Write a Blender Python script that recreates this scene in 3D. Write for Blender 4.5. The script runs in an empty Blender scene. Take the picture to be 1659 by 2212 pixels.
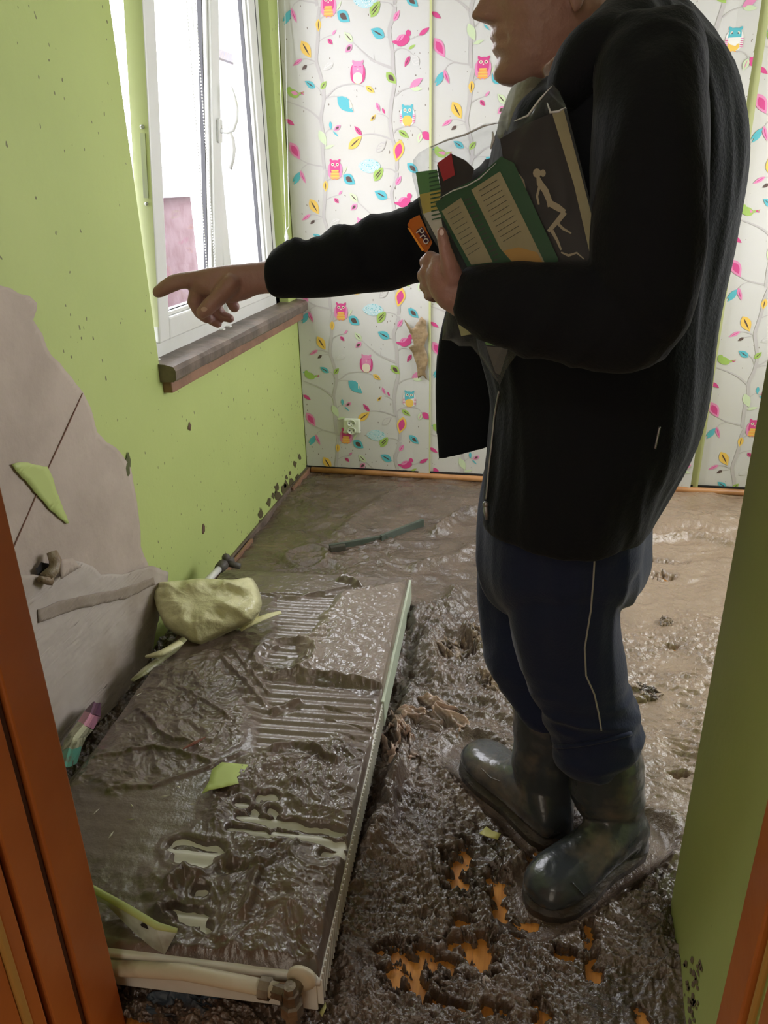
import bpy, bmesh, math, random
import numpy as np
from mathutils import Vector, Matrix
from mathutils import noise as mnoise

# ------------------------------------------------------------------ camera
W, H, F = 1659.0, 2212.0, 1660.0
EYE = np.array([0.0, 0.0, 1.30])
_p, _y, _r = [math.radians(a) for a in (23.3, 11.9, -1.25)]
_f = np.array([-math.sin(_y)*math.cos(_p), math.cos(_y)*math.cos(_p), -math.sin(_p)])
_rt = np.array([math.cos(_y), math.sin(_y), 0.0])
_up = np.cross(_rt, _f)
RT = math.cos(_r)*_rt + math.sin(_r)*_up
UP = -math.sin(_r)*_rt + math.cos(_r)*_up
FW = _f
cam_data = bpy.data.cameras.new('camera')
cam = bpy.data.objects.new('camera', cam_data)
bpy.context.scene.collection.objects.link(cam)
cam_data.sensor_fit = 'VERTICAL'
cam_data.sensor_height = 24.0
cam_data.lens = 24.0*F/H
cam_data.clip_start = 0.02
cam.matrix_world = Matrix([[RT[0], UP[0], -FW[0], EYE[0]], [RT[1], UP[1], -FW[1], EYE[1]],
                           [RT[2], UP[2], -FW[2], EYE[2]], [0, 0, 0, 1]])
SC = bpy.context.scene
SC.camera = cam
SC.view_settings.view_transform = 'Standard'
SC.view_settings.look = 'None'
SC.view_settings.gamma = 1.0
SC.view_settings.exposure = 0.33
SC.view_settings.use_curve_mapping = False
SC.cycles.max_bounces = 8
SC.cycles.diffuse_bounces = 5
SC.cycles.sample_clamp_indirect = 6.0
SC.cycles.use_denoising = True

# ------------------------------------------------------------------ world: bright overcast day
SKY = 10.5
world = bpy.data.worlds.new('overcast_sky')
SC.world = world
world.use_nodes = True
_bg = world.node_tree.nodes['Background']
_bg.inputs[0].default_value = (0.96, 0.94, 1.0, 1)
_bg.inputs[1].default_value = SKY

def area(name, loc, rot, sx, sy, power=None, col=(1, 1, 1), portal=False):
    l = bpy.data.lights.new(name, 'AREA')
    l.shape = 'RECTANGLE'; l.size = sx; l.size_y = sy
    l.color = col
    if power is not None: l.energy = power
    if portal: l.cycles.is_portal = True
    o = bpy.data.objects.new(name, l)
    o.location = loc; o.rotation_euler = rot
    SC.collection.objects.link(o)
    return o
PI = math.pi
area('window_portal', (-1.20, 2.62, 1.55), (0, -PI/2, 0), 1.5, 1.25, portal=True)
area('side_window_portal', (1.62, 2.45, 1.35), (0, PI/2, 0), 1.0, 1.35, portal=True)
area('hall_fill_light', (-.35, -1.05, 1.0), (-PI/2, 0, 0), .8, 1.7, 9.0, (.95, .97, 1.0))  # unseen fill light added behind the camera to brighten the foreground

# ------------------------------------------------------------------ helpers
C = SC.collection
def ray(x, y): return FW*F + RT*(x-W/2) - UP*(y-H/2)
def PZ(x, y, z=0.0):
    d = ray(x, y); return EYE + d*((z-EYE[2])/d[2])
def PX(x, y, X):
    d = ray(x, y); return EYE + d*(X/d[0])
def PY(x, y, Y):
    d = ray(x, y); return EYE + d*(Y/d[1])

def mesh(name, verts, faces, mat=None, parent=None, smooth=False, mats=None, midx=None):
    me = bpy.data.meshes.new(name)
    me.from_pydata([tuple(map(float, v)) for v in verts], [], [tuple(map(int, f)) for f in faces])
    for m in (mats or ([mat] if mat else [])): me.materials.append(m)
    if midx is not None: me.polygons.foreach_set('material_index', np.array(midx, dtype=np.int32))
    if smooth: me.polygons.foreach_set('use_smooth', np.ones(len(me.polygons), dtype=bool))
    me.update()
    o = bpy.data.objects.new(name, me)
    C.objects.link(o)
    if parent: o.parent = parent
    return o
def tag(o, label=None, cat=None, group=None, kind=None):
    if label: o['label'] = label
    if cat: o['category'] = cat
    if group: o['group'] = group
    if kind: o['kind'] = kind
    return o
def empty(name, loc, label=None, cat=None, group=None):
    o = bpy.data.objects.new(name, None); C.objects.link(o)
    o.location = tuple(map(float, loc)); o.empty_display_size = .05
    tag(o, label, cat, group)
    return o
def adopt(ch, par):
    ch.parent = par
    bpy.context.view_layer.update()
    ch.matrix_parent_inverse = par.matrix_world.inverted()

class MB:
    """collects shapes for one mesh"""
    def __init__(s): s.v = []; s.f = []; s.m = []
    def add(s, v, f, m=0):
        o = len(s.v); s.v += [tuple(map(float, q)) for q in v]
        s.f += [tuple(int(i)+o for i in q) for q in f]; s.m += [m]*len(f)
    def box(s, a, b, m=0):
        (x0, y0, z0), (x1, y1, z1) = a, b
        s.add([(x0,y0,z0),(x1,y0,z0),(x1,y1,z0),(x0,y1,z0),(x0,y0,z1),(x1,y0,z1),(x1,y1,z1),(x0,y1,z1)],
              [(0,3,2,1),(4,5,6,7),(0,1,5,4),(1,2,6,5),(2,3,7,6),(3,0,4,7)], m)
    def obox(s, o, ax, ay, az, m=0):
        """box from corner o with edge vectors"""
        o, ax, ay, az = [np.array(q, float) for q in (o, ax, ay, az)]
        v = [o, o+ax, o+ax+ay, o+ay, o+az, o+ax+az, o+ax+ay+az, o+ay+az]
        s.add(v, [(0,3,2,1),(4,5,6,7),(0,1,5,4),(1,2,6,5),(2,3,7,6),(3,0,4,7)], m)
    def quad(s, a, b, c, d, m=0): s.add([a, b, c, d], [(0, 1, 2, 3)], m)
    def tube(s, pts, r, n=10, m=0, cap=True):
        P = [np.array(p, float) for p in pts]
        rs = r if hasattr(r, '__len__') else [r]*len(P)
        u = None; V = []
        for i, p in enumerate(P):
            t = P[min(i+1, len(P)-1)] - P[max(i-1, 0)]; t = t/np.linalg.norm(t)
            if u is None:
                u = np.cross(t, (0, 0, 1.0));
                if np.linalg.norm(u) < 1e-3: u = np.cross(t, (1.0, 0, 0))
            u = u - t*np.dot(u, t); u = u/np.linalg.norm(u); w = np.cross(t, u)
            for k in range(n):
                a = 2*PI*k/n; V.append(p + rs[i]*(u*math.cos(a)+w*math.sin(a)))
        Fs = [(i*n+k, i*n+(k+1) % n, (i+1)*n+(k+1) % n, (i+1)*n+k) for i in range(len(P)-1) for k in range(n)]
        if cap: Fs += [tuple(range(n))[::-1], tuple((len(P)-1)*n+k for k in range(n))]
        s.add(V, Fs, m)
    def rings(s, rings, m=0, cap=True):
        n = len(rings[0]); V = [p for r in rings for p in r]
        Fs = [(i*n+k, i*n+(k+1) % n, (i+1)*n+(k+1) % n, (i+1)*n+k) for i in range(len(rings)-1) for k in range(n)]
        if cap: Fs += [tuple(range(n))[::-1], tuple((len(rings)-1)*n+k for k in range(n))]
        s.add(V, Fs, m)
    def ball(s, c, r, m=0, nu=12, nv=8):
        rr = r if hasattr(r, '__len__') else (r, r, r)
        V = []; Fs = []
        for i in range(1, nv):
            t = PI*i/nv
            for k in range(nu):
                a = 2*PI*k/nu
                V.append((c[0]+rr[0]*math.sin(t)*math.cos(a), c[1]+rr[1]*math.sin(t)*math.sin(a), c[2]+rr[2]*math.cos(t)))
        V += [(c[0], c[1], c[2]+rr[2]), (c[0], c[1], c[2]-rr[2])]
        a, b = len(V)-2, len(V)-1
        for i in range(nv-2):
            for k in range(nu): Fs.append((i*nu+k, (i+1)*nu+k, (i+1)*nu+(k+1) % nu, i*nu+(k+1) % nu))
        for k in range(nu):
            Fs.append((a, k, (k+1) % nu)); Fs.append((b, (nv-2)*nu+(k+1) % nu, (nv-2)*nu+k))
        s.add(V, Fs, m)
    def build(s, name, mat=None, parent=None, smooth=False, mats=None, bevel=0.0):
        o = mesh(name, s.v, s.f, mat, parent, smooth, mats, s.m if mats else None)
        if bevel:
            b = o.modifiers.new('bevel', 'BEVEL'); b.width = bevel; b.segments = 2; b.limit_method = 'ANGLE'
        return o

# ---- numpy gradient noise
_rng = np.random.RandomState(7)
_perm = np.concatenate([_rng.permutation(256)]*3)
_g3 = _rng.normal(size=(256, 3)); _g3 /= np.linalg.norm(_g3, axis=1)[:, None]
def pn(x, y, z=0.0):
    x, y, z = np.broadcast_arrays(np.asarray(x, float), np.asarray(y, float), np.asarray(z, float))
    xi, yi, zi = np.floor(x).astype(int), np.floor(y).astype(int), np.floor(z).astype(int)
    xf, yf, zf = x-xi, y-yi, z-zi
    fade = lambda t: t*t*t*(t*(t*6-15)+10)
    u, v, w = fade(xf), fade(yf), fade(zf)
    def g(dx, dy, dz):
        h = _perm[_perm[_perm[(xi+dx) & 255]+((yi+dy) & 255)]+((zi+dz) & 255)]
        G = _g3[h]; return G[..., 0]*(xf-dx)+G[..., 1]*(yf-dy)+G[..., 2]*(zf-dz)
    l = lambda a, b, t: a+(b-a)*t
    return 1.6*l(l(l(g(0,0,0), g(1,0,0), u), l(g(0,1,0), g(1,1,0), u), v),
             l(l(g(0,0,1), g(1,0,1), u), l(g(0,1,1), g(1,1,1), u), v), w)
def fbm(x, y, z=0.0, o=4, gain=.5):
    s = 0; a = 1.0
    for i in range(o):
        s = s + a*pn(x, y, z+i*7.3); x = x*2.03; y = y*2.03; a *= gain
    return s
def ridge(x, y, z=0.0, o=4, gain=.5):
    s = 0; a = 1.0
    for i in range(o):
        s = s + a*(1-2*np.abs(pn(x, y, z+i*3.7))); x = x*2.07; y = y*2.07; a *= gain
    return s
def sm(a, b, x):
    t = np.clip((x-a)/(b-a), 0, 1); return t*t*(3-2*t)

# ------------------------------------------------------------------ materials
def mat(name, col=(.5, .5, .5), rough=.5, metal=0.0, spec=.5, coat=0.0, trans=0.0, bump=None, var=None, ior=None, sheen=0):
    """bump = [(scale, strength)], var = (colour2, scale, low, high)"""
    m = bpy.data.materials.new(name); m.use_nodes = True
    nt = m.node_tree; b = nt.nodes['Principled BSDF']
    b.inputs['Base Color'].default_value = (*col, 1); b.inputs['Roughness'].default_value = rough
    b.inputs['Metallic'].default_value = metal; b.inputs['Specular IOR Level'].default_value = spec
    b.inputs['Coat Weight'].default_value = coat; b.inputs['Transmission Weight'].default_value = trans
    b.inputs['Sheen Weight'].default_value = sheen
    if ior: b.inputs['IOR'].default_value = ior
    tc = nt.nodes.new('ShaderNodeTexCoord')
    if var:
        c = NZ(nt, tc, var[1]); r = RAMP(nt, c, [(var[2], (*col, 1)), (var[3], (*var[0], 1))])
        nt.links.new(r, b.inputs['Base Color'])
    if bump:
        prev = None
        for sc_, st in bump:
            n = NZ(nt, tc, sc_); bp = nt.nodes.new('ShaderNodeBump')
            bp.inputs['Strength'].default_value = 1; bp.inputs['Distance'].default_value = st
            nt.links.new(n, bp.inputs['Height'])
            if prev: nt.links.new(prev, bp.inputs['Normal'])
            prev = bp.outputs[0]
        nt.links.new(prev, b.inputs['Normal'])
    return m
def NZ(nt, tc, scale, detail=4, rough=.55, sv=None):
    n = nt.nodes.new('ShaderNodeTexNoise'); n.inputs['Scale'].default_value = scale
    n.inputs['Detail'].default_value = detail; n.inputs['Roughness'].default_value = rough
    if sv:
        mp = nt.nodes.new('ShaderNodeMapping'); mp.inputs['Scale'].default_value = sv
        nt.links.new(tc.outputs['Object'], mp.inputs[0]); nt.links.new(mp.outputs[0], n.inputs['Vector'])
    else: nt.links.new(tc.outputs['Object'], n.inputs['Vector'])
    return n.outputs['Fac']
def RAMP(nt, src, stops):
    r = nt.nodes.new('ShaderNodeValToRGB'); e = r.color_ramp.elements
    while len(e) < len(stops): e.new(.5)
    for q, (p, c) in zip(e, stops): q.position = p; q.color = c
    nt.links.new(src, r.inputs[0]); return r.outputs[0]
def MIX(nt, fac, a, b):
    m = nt.nodes.new('ShaderNodeMix'); m.data_type = 'RGBA'
    for s, k in ((fac, 0), (a, 6), (b, 7)):
        if hasattr(s, 'links') or hasattr(s, 'is_linked'): nt.links.new(s, m.inputs[k])
        elif k == 0: m.inputs[0].default_value = s
        else: m.inputs[k].default_value = (*s, 1)
    return m.outputs[2]
def MATH(nt, op, a, b=None):
    m = nt.nodes.new('ShaderNodeMath'); m.operation = op
    for i, s in enumerate((a, b)):
        if s is None: continue
        if hasattr(s, 'is_linked'): nt.links.new(s, m.inputs[i])
        else: m.inputs[i].default_value = s
    return m.outputs[0]

def specked(name, base, base2, rough=.6, papery=False, low=.35, dens=.0, mud=(.10, .075, .05), bump=.0006, fleck=80):
    """painted or papered surface with flood-mud flecks (more of them near the floor) and faint stains"""
    m = mat(name, base, rough); nt = m.node_tree; b = nt.nodes['Principled BSDF']
    tc = [n for n in nt.nodes if n.type == 'TEX_COORD'][0]
    big = NZ(nt, tc, 2.2, 5)
    col = MIX(nt, RAMP(nt, big, [(.35, (0, 0, 0, 1)), (.75, (1, 1, 1, 1))]), base, base2)
    sep = nt.nodes.new('ShaderNodeSeparateXYZ'); nt.links.new(tc.outputs['Object'], sep.inputs[0])
    zfac = MATH(nt, 'MULTIPLY', MATH(nt, 'SUBTRACT', low, sep.outputs[2]), .35)
    zfac = MATH(nt, 'MAXIMUM', zfac, 0.0)
    if papery:      # tide line of flecks and the splash by the socket
        band = MATH(nt, 'MULTIPLY', MATH(nt, 'MAXIMUM', MATH(nt, 'SUBTRACT', .035, MATH(nt, 'ABSOLUTE', MATH(nt, 'SUBTRACT', sep.outputs[2], 1.615))), 0.0), 9.0)
        sx = MATH(nt, 'MAXIMUM', MATH(nt, 'SUBTRACT', -.62, sep.outputs[0]), 0.0)
        spl = MATH(nt, 'MULTIPLY', MATH(nt, 'MULTIPLY', sx, MATH(nt, 'MAXIMUM', MATH(nt, 'SUBTRACT', .26, sep.outputs[2]), 0.0)), 9.0)
        zfac = MATH(nt, 'ADD', zfac, MATH(nt, 'ADD', band, spl))
    # flecks: small voronoi cells kept only where a random value is high
    v = nt.nodes.new('ShaderNodeTexVoronoi'); v.inputs['Scale'].default_value = fleck
    mp = nt.nodes.new('ShaderNodeMapping'); mp.inputs['Scale'].default_value = (1, 1, .55)
    nt.links.new(tc.outputs['Object'], mp.inputs[0])
    w = nt.nodes.new('ShaderNodeTexNoise'); w.inputs['Scale'].default_value = 40
    nt.links.new(tc.outputs['Object'], w.inputs['Vector'])
    ad = nt.nodes.new('ShaderNodeMixRGB'); ad.blend_type = 'ADD'; ad.inputs[0].default_value = .012
    nt.links.new(mp.outputs[0], ad.inputs[1]); nt.links.new(w.outputs['Color'], ad.inputs[2])
    nt.links.new(ad.outputs[0], v.inputs['Vector'])
    sr = nt.nodes.new('ShaderNodeSeparateColor'); nt.links.new(v.outputs['Color'], sr.inputs[0])
    cl = NZ(nt, tc, 3.3, 3)
    thr = MATH(nt, 'ADD', MATH(nt, 'MULTIPLY', MATH(nt, 'SUBTRACT', cl, .5), .5), zfac)
    keep = MATH(nt, 'GREATER_THAN', MATH(nt, 'ADD', sr.outputs[0], thr), .93-dens)
    near = MATH(nt, 'LESS_THAN', v.outputs['Distance'], MATH(nt, 'MULTIPLY', sr.outputs[1], .24))
    fl = MATH(nt, 'MULTIPLY', keep, near)
    col = MIX(nt, MATH(nt, 'MULTIPLY', fl, .8), col, mud)
    nt.links.new(col, b.inputs['Base Color'])
    bp = nt.nodes.new('ShaderNodeBump'); bp.inputs['Distance'].default_value = bump
    nt.links.new(NZ(nt, tc, 60, 4), bp.inputs['Height']); nt.links.new(bp.outputs[0], b.inputs['Normal'])
    return m

M = {}
M['green'] = specked('green_paint', (.47, .56, .19), (.42, .51, .17), .55, False, .55, .01)
M['green2'] = mat('green_paint_plain', (.47, .56, .19), .5)
M['lining'] = mat('torn_lining_paper', (.50, .42, .35), .8, bump=[(30, .002), (8, .004)], var=((.42, .35, .29), 5, .4, .65))
M['lining_dark'] = mat('damp_lining', (.30, .24, .19), .75, var=((.38, .31, .25), 6, .4, .65))
M['paper'] = specked('wallpaper_ground', (.60, .59, .575), (.57, .55, .50), .6, True, .45, .03, mud=(.16, .12, .08), bump=.0003, fleck=95)
M['paper_back'] = mat('wallpaper_back_green', (.56, .58, .28), .7)
M['ceil'] = mat('ceiling_white', (.55, .53, .52), .8)
M['pvc'] = mat('white_pvc', (.78, .79, .77), .3, bump=[(3, .001)], var=((.70, .71, .66), 4, .45, .75))
M['pvc_green'] = mat('green_smeared_pvc', (.62, .66, .40), .45)
M['gasket'] = mat('black_gasket', (.03, .03, .035), .5)
M['metal'] = mat('grey_metal', (.5, .5, .5), .35, metal=.9)
M['darkwood'] = mat('weathered_wood', (.10, .075, .06), .45, bump=[(25, .003)], var=((.20, .15, .12), 12, .4, .65))
M['redwood'] = mat('reddish_wood', (.30, .16, .10), .6, bump=[(40, .002)], var=((.20, .11, .07), 14, .4, .7))
M['orange'] = mat('varnished_pine', (.55, .22, .05), .35, bump=[(60, .0008)], var=((.40, .14, .03), 9, .4, .7))
M['jamb'] = mat('varnished_door_frame', (.52, .16, .035), .32, spec=.4, bump=[(20, .0008)], var=((.42, .115, .022), 4, .35, .7))
M['jamb_dark'] = mat('dark_frame_groove', (.06, .02, .008), .5)
M['jamb_yellow'] = mat('worn_yellow_edge', (.50, .27, .06), .5)
M['hall'] = mat('hall_plaster', (.5, .42, .33), .8)
def wood_floor():
    m = mat('orange_floorboards', (.7, .3, .06), .4); nt = m.node_tree; b = nt.nodes['Principled BSDF']
    tc = [n for n in nt.nodes if n.type == 'TEX_COORD'][0]
    g = NZ(nt, tc, 9, 5, .6, (12, .8, 1))
    nt.links.new(RAMP(nt, g, [(.35, (.78, .34, .06, 1)), (.6, (.62, .24, .04, 1)), (.75, (.30, .11, .03, 1))]), b.inputs['Base Color'])
    return m
M['floorwood'] = wood_floor()
def mud_mat(name='wet_mud', dark=(.050, .032, .022), mid=(.122, .082, .057), tan=(.34, .245, .165), rough=.27, fine=1.0):
    m = mat(name, mid, rough); nt = m.node_tree; b = nt.nodes['Principled BSDF']
    tc = [n for n in nt.nodes if n.type == 'TEX_COORD'][0]
    at = nt.nodes.new('ShaderNodeAttribute'); at.attribute_name = 'silt_sheen'
    n1 = NZ(nt, tc, 7, 6, .6)
    c1 = RAMP(nt, n1, [(.35, (*dark, 1)), (.65, (*mid, 1))])
    sp = nt.nodes.new('ShaderNodeSeparateColor'); nt.links.new(at.outputs['Color'], sp.inputs[0])
    n2 = NZ(nt, tc, 16, 5, .65)
    k = MATH(nt, 'MULTIPLY', sp.outputs[0], MATH(nt, 'ADD', MATH(nt, 'MULTIPLY', n2, .7), .65))
    k = MATH(nt, 'MINIMUM', k, 1.0)
    nt.links.new(MIX(nt, k, c1, tan), b.inputs['Base Color'])
    rr = MATH(nt, 'ADD', MATH(nt, 'MULTIPLY', NZ(nt, tc, 11, 3), .34), rough-.17)
    nt.links.new(rr, b.inputs['Roughness'])
    prev = None
    for s_, d_ in ((38, .0060*fine), (120, .0016*fine)):
        bp = nt.nodes.new('ShaderNodeBump'); bp.inputs['Distance'].default_value = d_
        nt.links.new(NZ(nt, tc, s_, 5, .6), bp.inputs['Height'])
        if prev: nt.links.new(prev, bp.inputs['Normal'])
        prev = bp.outputs[0]
    # gloss / roughness of the relief follows the 'silt_sheen' smoothness
    nt.links.new(prev, b.inputs['Normal'])
    b.inputs['Specular IOR Level'].default_value = .6
    b.inputs['Coat Weight'].default_value = .6; b.inputs['Coat Roughness'].default_value = .08; b.inputs['Coat IOR'].default_value = 1.8
    nt.links.new(prev, b.inputs['Coat Normal'])
    return m
M['mud'] = mud_mat()
M['mud_smooth'] = mud_mat('smooth_wet_mud', (.085, .059, .045), (.150, .109, .084), (.30, .235, .185), .36, .35)

def grid_obj(name, Xs, Ys, Zs, m, silt_sheen=None, parent=None):
    """Xs,Ys,Zs (nj,ni) arrays -> smooth mesh with a 'silt_sheen' colour attribute"""
    nj, ni = Xs.shape
    V = np.stack([Xs, Ys, Zs], -1).reshape(-1, 3)
    idx = np.arange(nj*ni).reshape(nj, ni)
    Fq = np.stack([idx[:-1, :-1], idx[:-1, 1:], idx[1:, 1:], idx[1:, :-1]], -1).reshape(-1, 4)
    return np_mesh(name, V, Fq, m, silt_sheen.reshape(-1) if silt_sheen is not None else None, parent)
def np_mesh(name, V, Fq, m, silt_sheen=None, parent=None):
    me = bpy.data.meshes.new(name)
    me.vertices.add(len(V)); me.vertices.foreach_set('co', V.astype(np.float32).ravel())
    n = Fq.shape[1]
    me.loops.add(len(Fq)*n); me.loops.foreach_set('vertex_index', Fq.astype(np.int32).ravel())
    me.polygons.add(len(Fq)); me.polygons.foreach_set('loop_start', np.arange(0, len(Fq)*n, n, dtype=np.int32))
    me.polygons.foreach_set('loop_total', np.full(len(Fq), n, dtype=np.int32))
    me.polygons.foreach_set('use_smooth', np.ones(len(Fq), dtype=bool))
    me.update(calc_edges=True); me.validate()
    me.materials.append(m)
    if silt_sheen is not None:
        a = me.color_attributes.new('silt_sheen', 'FLOAT_COLOR', 'POINT')
        c = np.ones((len(V), 4), dtype=np.float32); c[:, 0] = silt_sheen; c[:, 1] = silt_sheen; c[:, 2] = silt_sheen
        a.data.foreach_set('color', c.ravel())
    o = bpy.data.objects.new(name, me); C.objects.link(o)
    if parent: o.parent = parent
    return o
# ================================================================== THE ROOM
XL, YB, XR, CZ = -1.081, 3.348, 1.55, 2.5
XS, YS = .30, 1.125           # the wall stub right of the doorway
OY0, OY1, OZ0, OZ1 = 2.03, 3.235, .80, 2.28    # window opening in the left wall
def struct(o): o['kind'] = 'structure'; return o

mb = MB(); mb.box((-1.3, .5, -.12), (1.8, 3.5, 0)); struct(mb.build('floor', M['floorwood']))
mb = MB(); mb.box((-1.3, -1.2, CZ), (1.8, 3.5, CZ+.1)); struct(mb.build('ceiling', M['ceil']))
mb = MB(); t = .11
mb.box((XL-t, .62, -.1), (XL, OY0, CZ)); mb.box((XL-t, OY1, -.1), (XL, YB+.1, CZ))
mb.box((XL-t, OY0, -.1), (XL, OY1, OZ0)); mb.box((XL-t, OY0, OZ1), (XL, OY1, CZ))
struct(mb.build('wall_left', M['green']))
mb = MB()
mb.box((XS, .64, -.1), (XR+.2, YS, CZ))
mb.box((XL-t, .60, -.1), (-.66, .735, CZ)); mb.box((-.66, .60, 2.08), (XS, .735, CZ))
wn = mb.build('wall_front', M['green'], bevel=.006); struct(wn)
mb = MB(); Ya, Yb, za, zb = 1.80, 3.1, .86, 1.84
mb.box((XR, YS, -.1), (XR+.2, Ya, CZ)); mb.box((XR, Yb, -.1), (XR+.2, YB+.1, CZ))
mb.box((XR, Ya, -.1), (XR+.2, Yb, za)); mb.box((XR, Ya, zb), (XR+.2, Yb, CZ))
struct(mb.build('wall_right', M['green']))
# hallway behind the camera
mb = MB()
mb.box((-1.3, -1.2, -.1), (1.8, -1.1, CZ)); mb.box((-1.3, -1.1, -.1), (-1.2, .6, CZ)); mb.box((1.1, -1.1, -.1), (1.2, .64, CZ))
mb.box((-1.3, -1.2, -.14), (1.8, .6, -.03))
struct(mb.build('wall_hall', M['hall']))
hl = bpy.data.lights.new('hall_fill_point', 'POINT'); hl.energy = 6.0; hl.shadow_soft_size = .12; hl.color = (1, .90, .80)  # added unseen fill lamp, lifts the near side of the man
ho = bpy.data.objects.new('hall_fill_point', hl); ho.location = (-.35, -.4, 2.3); C.objects.link(ho)

# ---------------- back wall with its printed paper (all one surface)
PAL = [('grey_print', (.50, .47, .46)), ('teal_print', (.10, .45, .52)), ('pink_print', (.72, .25, .45)),
       ('magenta_print', (.62, .06, .24)), ('yellow_print', (.80, .52, .10)), ('brown_print', (.10, .06, .05)),
       ('green_print', (.34, .50, .11)), ('pale_green_print', (.58, .68, .44)), ('pale_grey_print', (.66, .64, .62)),
       ('cream_print', (.78, .68, .55)), ('orange_print', (.85, .38, .08)), ('white_print', (.8, .78, .74)), ('paleblue_print', (.48, .66, .70))]
pm = {n.replace('_print', ''): i+2 for i, (n, c) in enumerate(PAL)}
matsB = [M['paper'], M['paper_back']] + [mat(n, c, .6) for n, c in PAL]
wb = MB()
wb.box((XL-.2, YB, -.1), (XR+.2, YB+.12, CZ), 1)
SX0, OWZ = -1.077, 1.349
def c2(x, y):                       # tile coordinates measured on the first strip
    q = PY(600+x/3.318, y/3.318, YB); return q[0]-SX0, q[2]-OWZ
tile = []   # (polygon in tile coords, material, layer)
def leafp(x0, y0, x1, y1, w, k=1.0, sh=0.0, n=7):
    a, b = np.array(c2(x0, y0)), np.array(c2(x1, y1)); m_ = (a+b)/2
    a2 = m_+(a-m_)*k; b2 = m_+(b-m_)*k; d = b2-a2; L = np.linalg.norm(d); nn = np.array([-d[1], d[0]])/L
    ww = w*k/3.318*.0016*.5
    up = [a2+d*t_+nn*ww*math.sin(PI*t_**.85)*(1+sh) for t_ in np.linspace(0, 1, n)]
    dn = [a2+d*t_-nn*ww*math.sin(PI*t_**.85)*(1-sh) for t_ in np.linspace(1, 0, n)[1:-1]]
    return up+dn
def leaf(x0, y0, x1, y1, w, col, inner=None, vein='brown', ik=.55):
    tile.append((leafp(x0, y0, x1, y1, w), col, 2))
    if inner: tile.append((leafp(x0, y0, x1, y1, w*.95, ik), inner, 3))
    elif vein: tile.append((leafp(x0, y0, x1, y1, w*.22, .72), vein, 3))
def outline(x0, y0, x1, y1, w, col, fill='paper'):
    tile.append((leafp(x0, y0, x1, y1, w), col, 2)); tile.append((leafp(x0, y0, x1, y1, w*.9, .86), fill, 3))
    for s_ in (-.25, 0, .25):
        tile.append((leafp(x0+(x1-x0)*(.5+s_)-w*.3, y0+(y1-y0)*(.5+s_), x0+(x1-x0)*(.5+s_)+w*.3, y0+(y1-y0)*(.5+s_)-8, 7), col, 4))
def blob(cx_, cy_, rx, ry, col, lay=2, n=14, sup=2.4, rot=0):
    P = []
    for i in range(n):
        a = 2*PI*i/n; c_, s_ = math.cos(a), math.sin(a)
        xx = rx*math.copysign(abs(c_)**(2/sup), c_); yy = ry*math.copysign(abs(s_)**(2/sup), s_)
        P.append(np.array(c2(cx_+xx*math.cos(rot)-yy*math.sin(rot), cy_+xx*math.sin(rot)+yy*math.cos(rot))))
    tile.append((P[::-1], col, lay))
def branch(pts, w0, w1=None, col='grey'):
    w1 = w0 if w1 is None else w1
    P = [np.array(c2(*p)) for p in pts]
    # smooth
    Q = []
    for i in range(len(P)-1):
        p0, p1, p2, p3 = P[max(i-1, 0)], P[i], P[i+1], P[min(i+2, len(P)-1)]
        for t_ in np.linspace(0, 1, 5)[:-1]:
            Q.append(.5*((2*p1)+(-p0+p2)*t_+(2*p0-5*p1+4*p2-p3)*t_*t_+(-p0+3*p1-3*p2+p3)*t_**3))
    Q.append(P[-1]); n = len(Q)
    L = []; R_ = []
    for i, q in enumerate(Q):
        d = Q[min(i+1, n-1)]-Q[max(i-1, 0)]; d = d/(np.linalg.norm(d)+1e-9); nn = np.array([-d[1], d[0]])
        ww = (w0+(w1-w0)*i/(n-1))/3.318*.0016*.5
        L.append(q+nn*ww); R_.append(q-nn*ww)
    for i in range(n-1): tile.append(([L[i], R_[i], R_[i+1], L[i+1]], col, 1))
branch([(305,50),(290,150),(292,250),(285,350),(280,440),(308,540),(332,640),(330,740),(312,850),(328,950),(325,1050),(330,1150),(340,1215)], 26)
branch([(845,50),(822,150),(800,230),(825,370),(830,500),(840,600),(820,720),(808,850),(820,980),(848,1080),(858,1200),(845,1215)], 28)
for p, a, b in (([(335,700),(370,680),(430,625),(540,602),(620,622)], 14, 6), ([(340,712),(380,695),(440,692)], 9, 5),
    ([(310,860),(240,800),(160,760),(60,725)], 18, 8), ([(322,690),(300,640),(275,618)], 8, 4),
    ([(300,300),(340,272),(400,250)], 10, 4), ([(275,445),(220,425),(180,425)], 12, 5), ([(265,455),(212,470)], 6, 3),
    ([(300,145),(350,112),(430,95)], 12, 5), ([(818,490),(740,460),(680,430),(620,380),(540,305)], 22, 4),
    ([(695,435),(690,395)], 6, 2), ([(835,375),(870,350),(930,360),(1000,420)], 12, 3), ([(950,285),(1010,258)], 7, 4),
    ([(805,272),(760,262)], 7, 4), ([(842,692),(890,650),(950,630)], 12, 5), ([(805,862),(770,828),(715,815)], 8, 4),
    ([(825,965),(860,925),(930,905),(1000,912),(1040,960)], 12, 4), ([(825,1005),(740,970),(660,960),(605,970)], 14, 5),
    ([(690,960),(695,935)], 5, 2), ([(850,1245),(820,1215),(760,1205)], 9, 5),
    ([(330,1195),(230,1175),(160,1140)], 14, 6), ([(225,1176),(185,1200),(172,1235)], 8, 4),
    ([(330,975),(370,930),(410,935)], 7, 4), ([(330,1080),(360,1055)], 5, 3), ([(800,905),(815,925)], 5, 3)):
    branch(p, a, b)
leaf(98,75,40,160,34,'teal',vein=None); leaf(100,60,130,150,32,'pink',vein='magenta')
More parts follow.
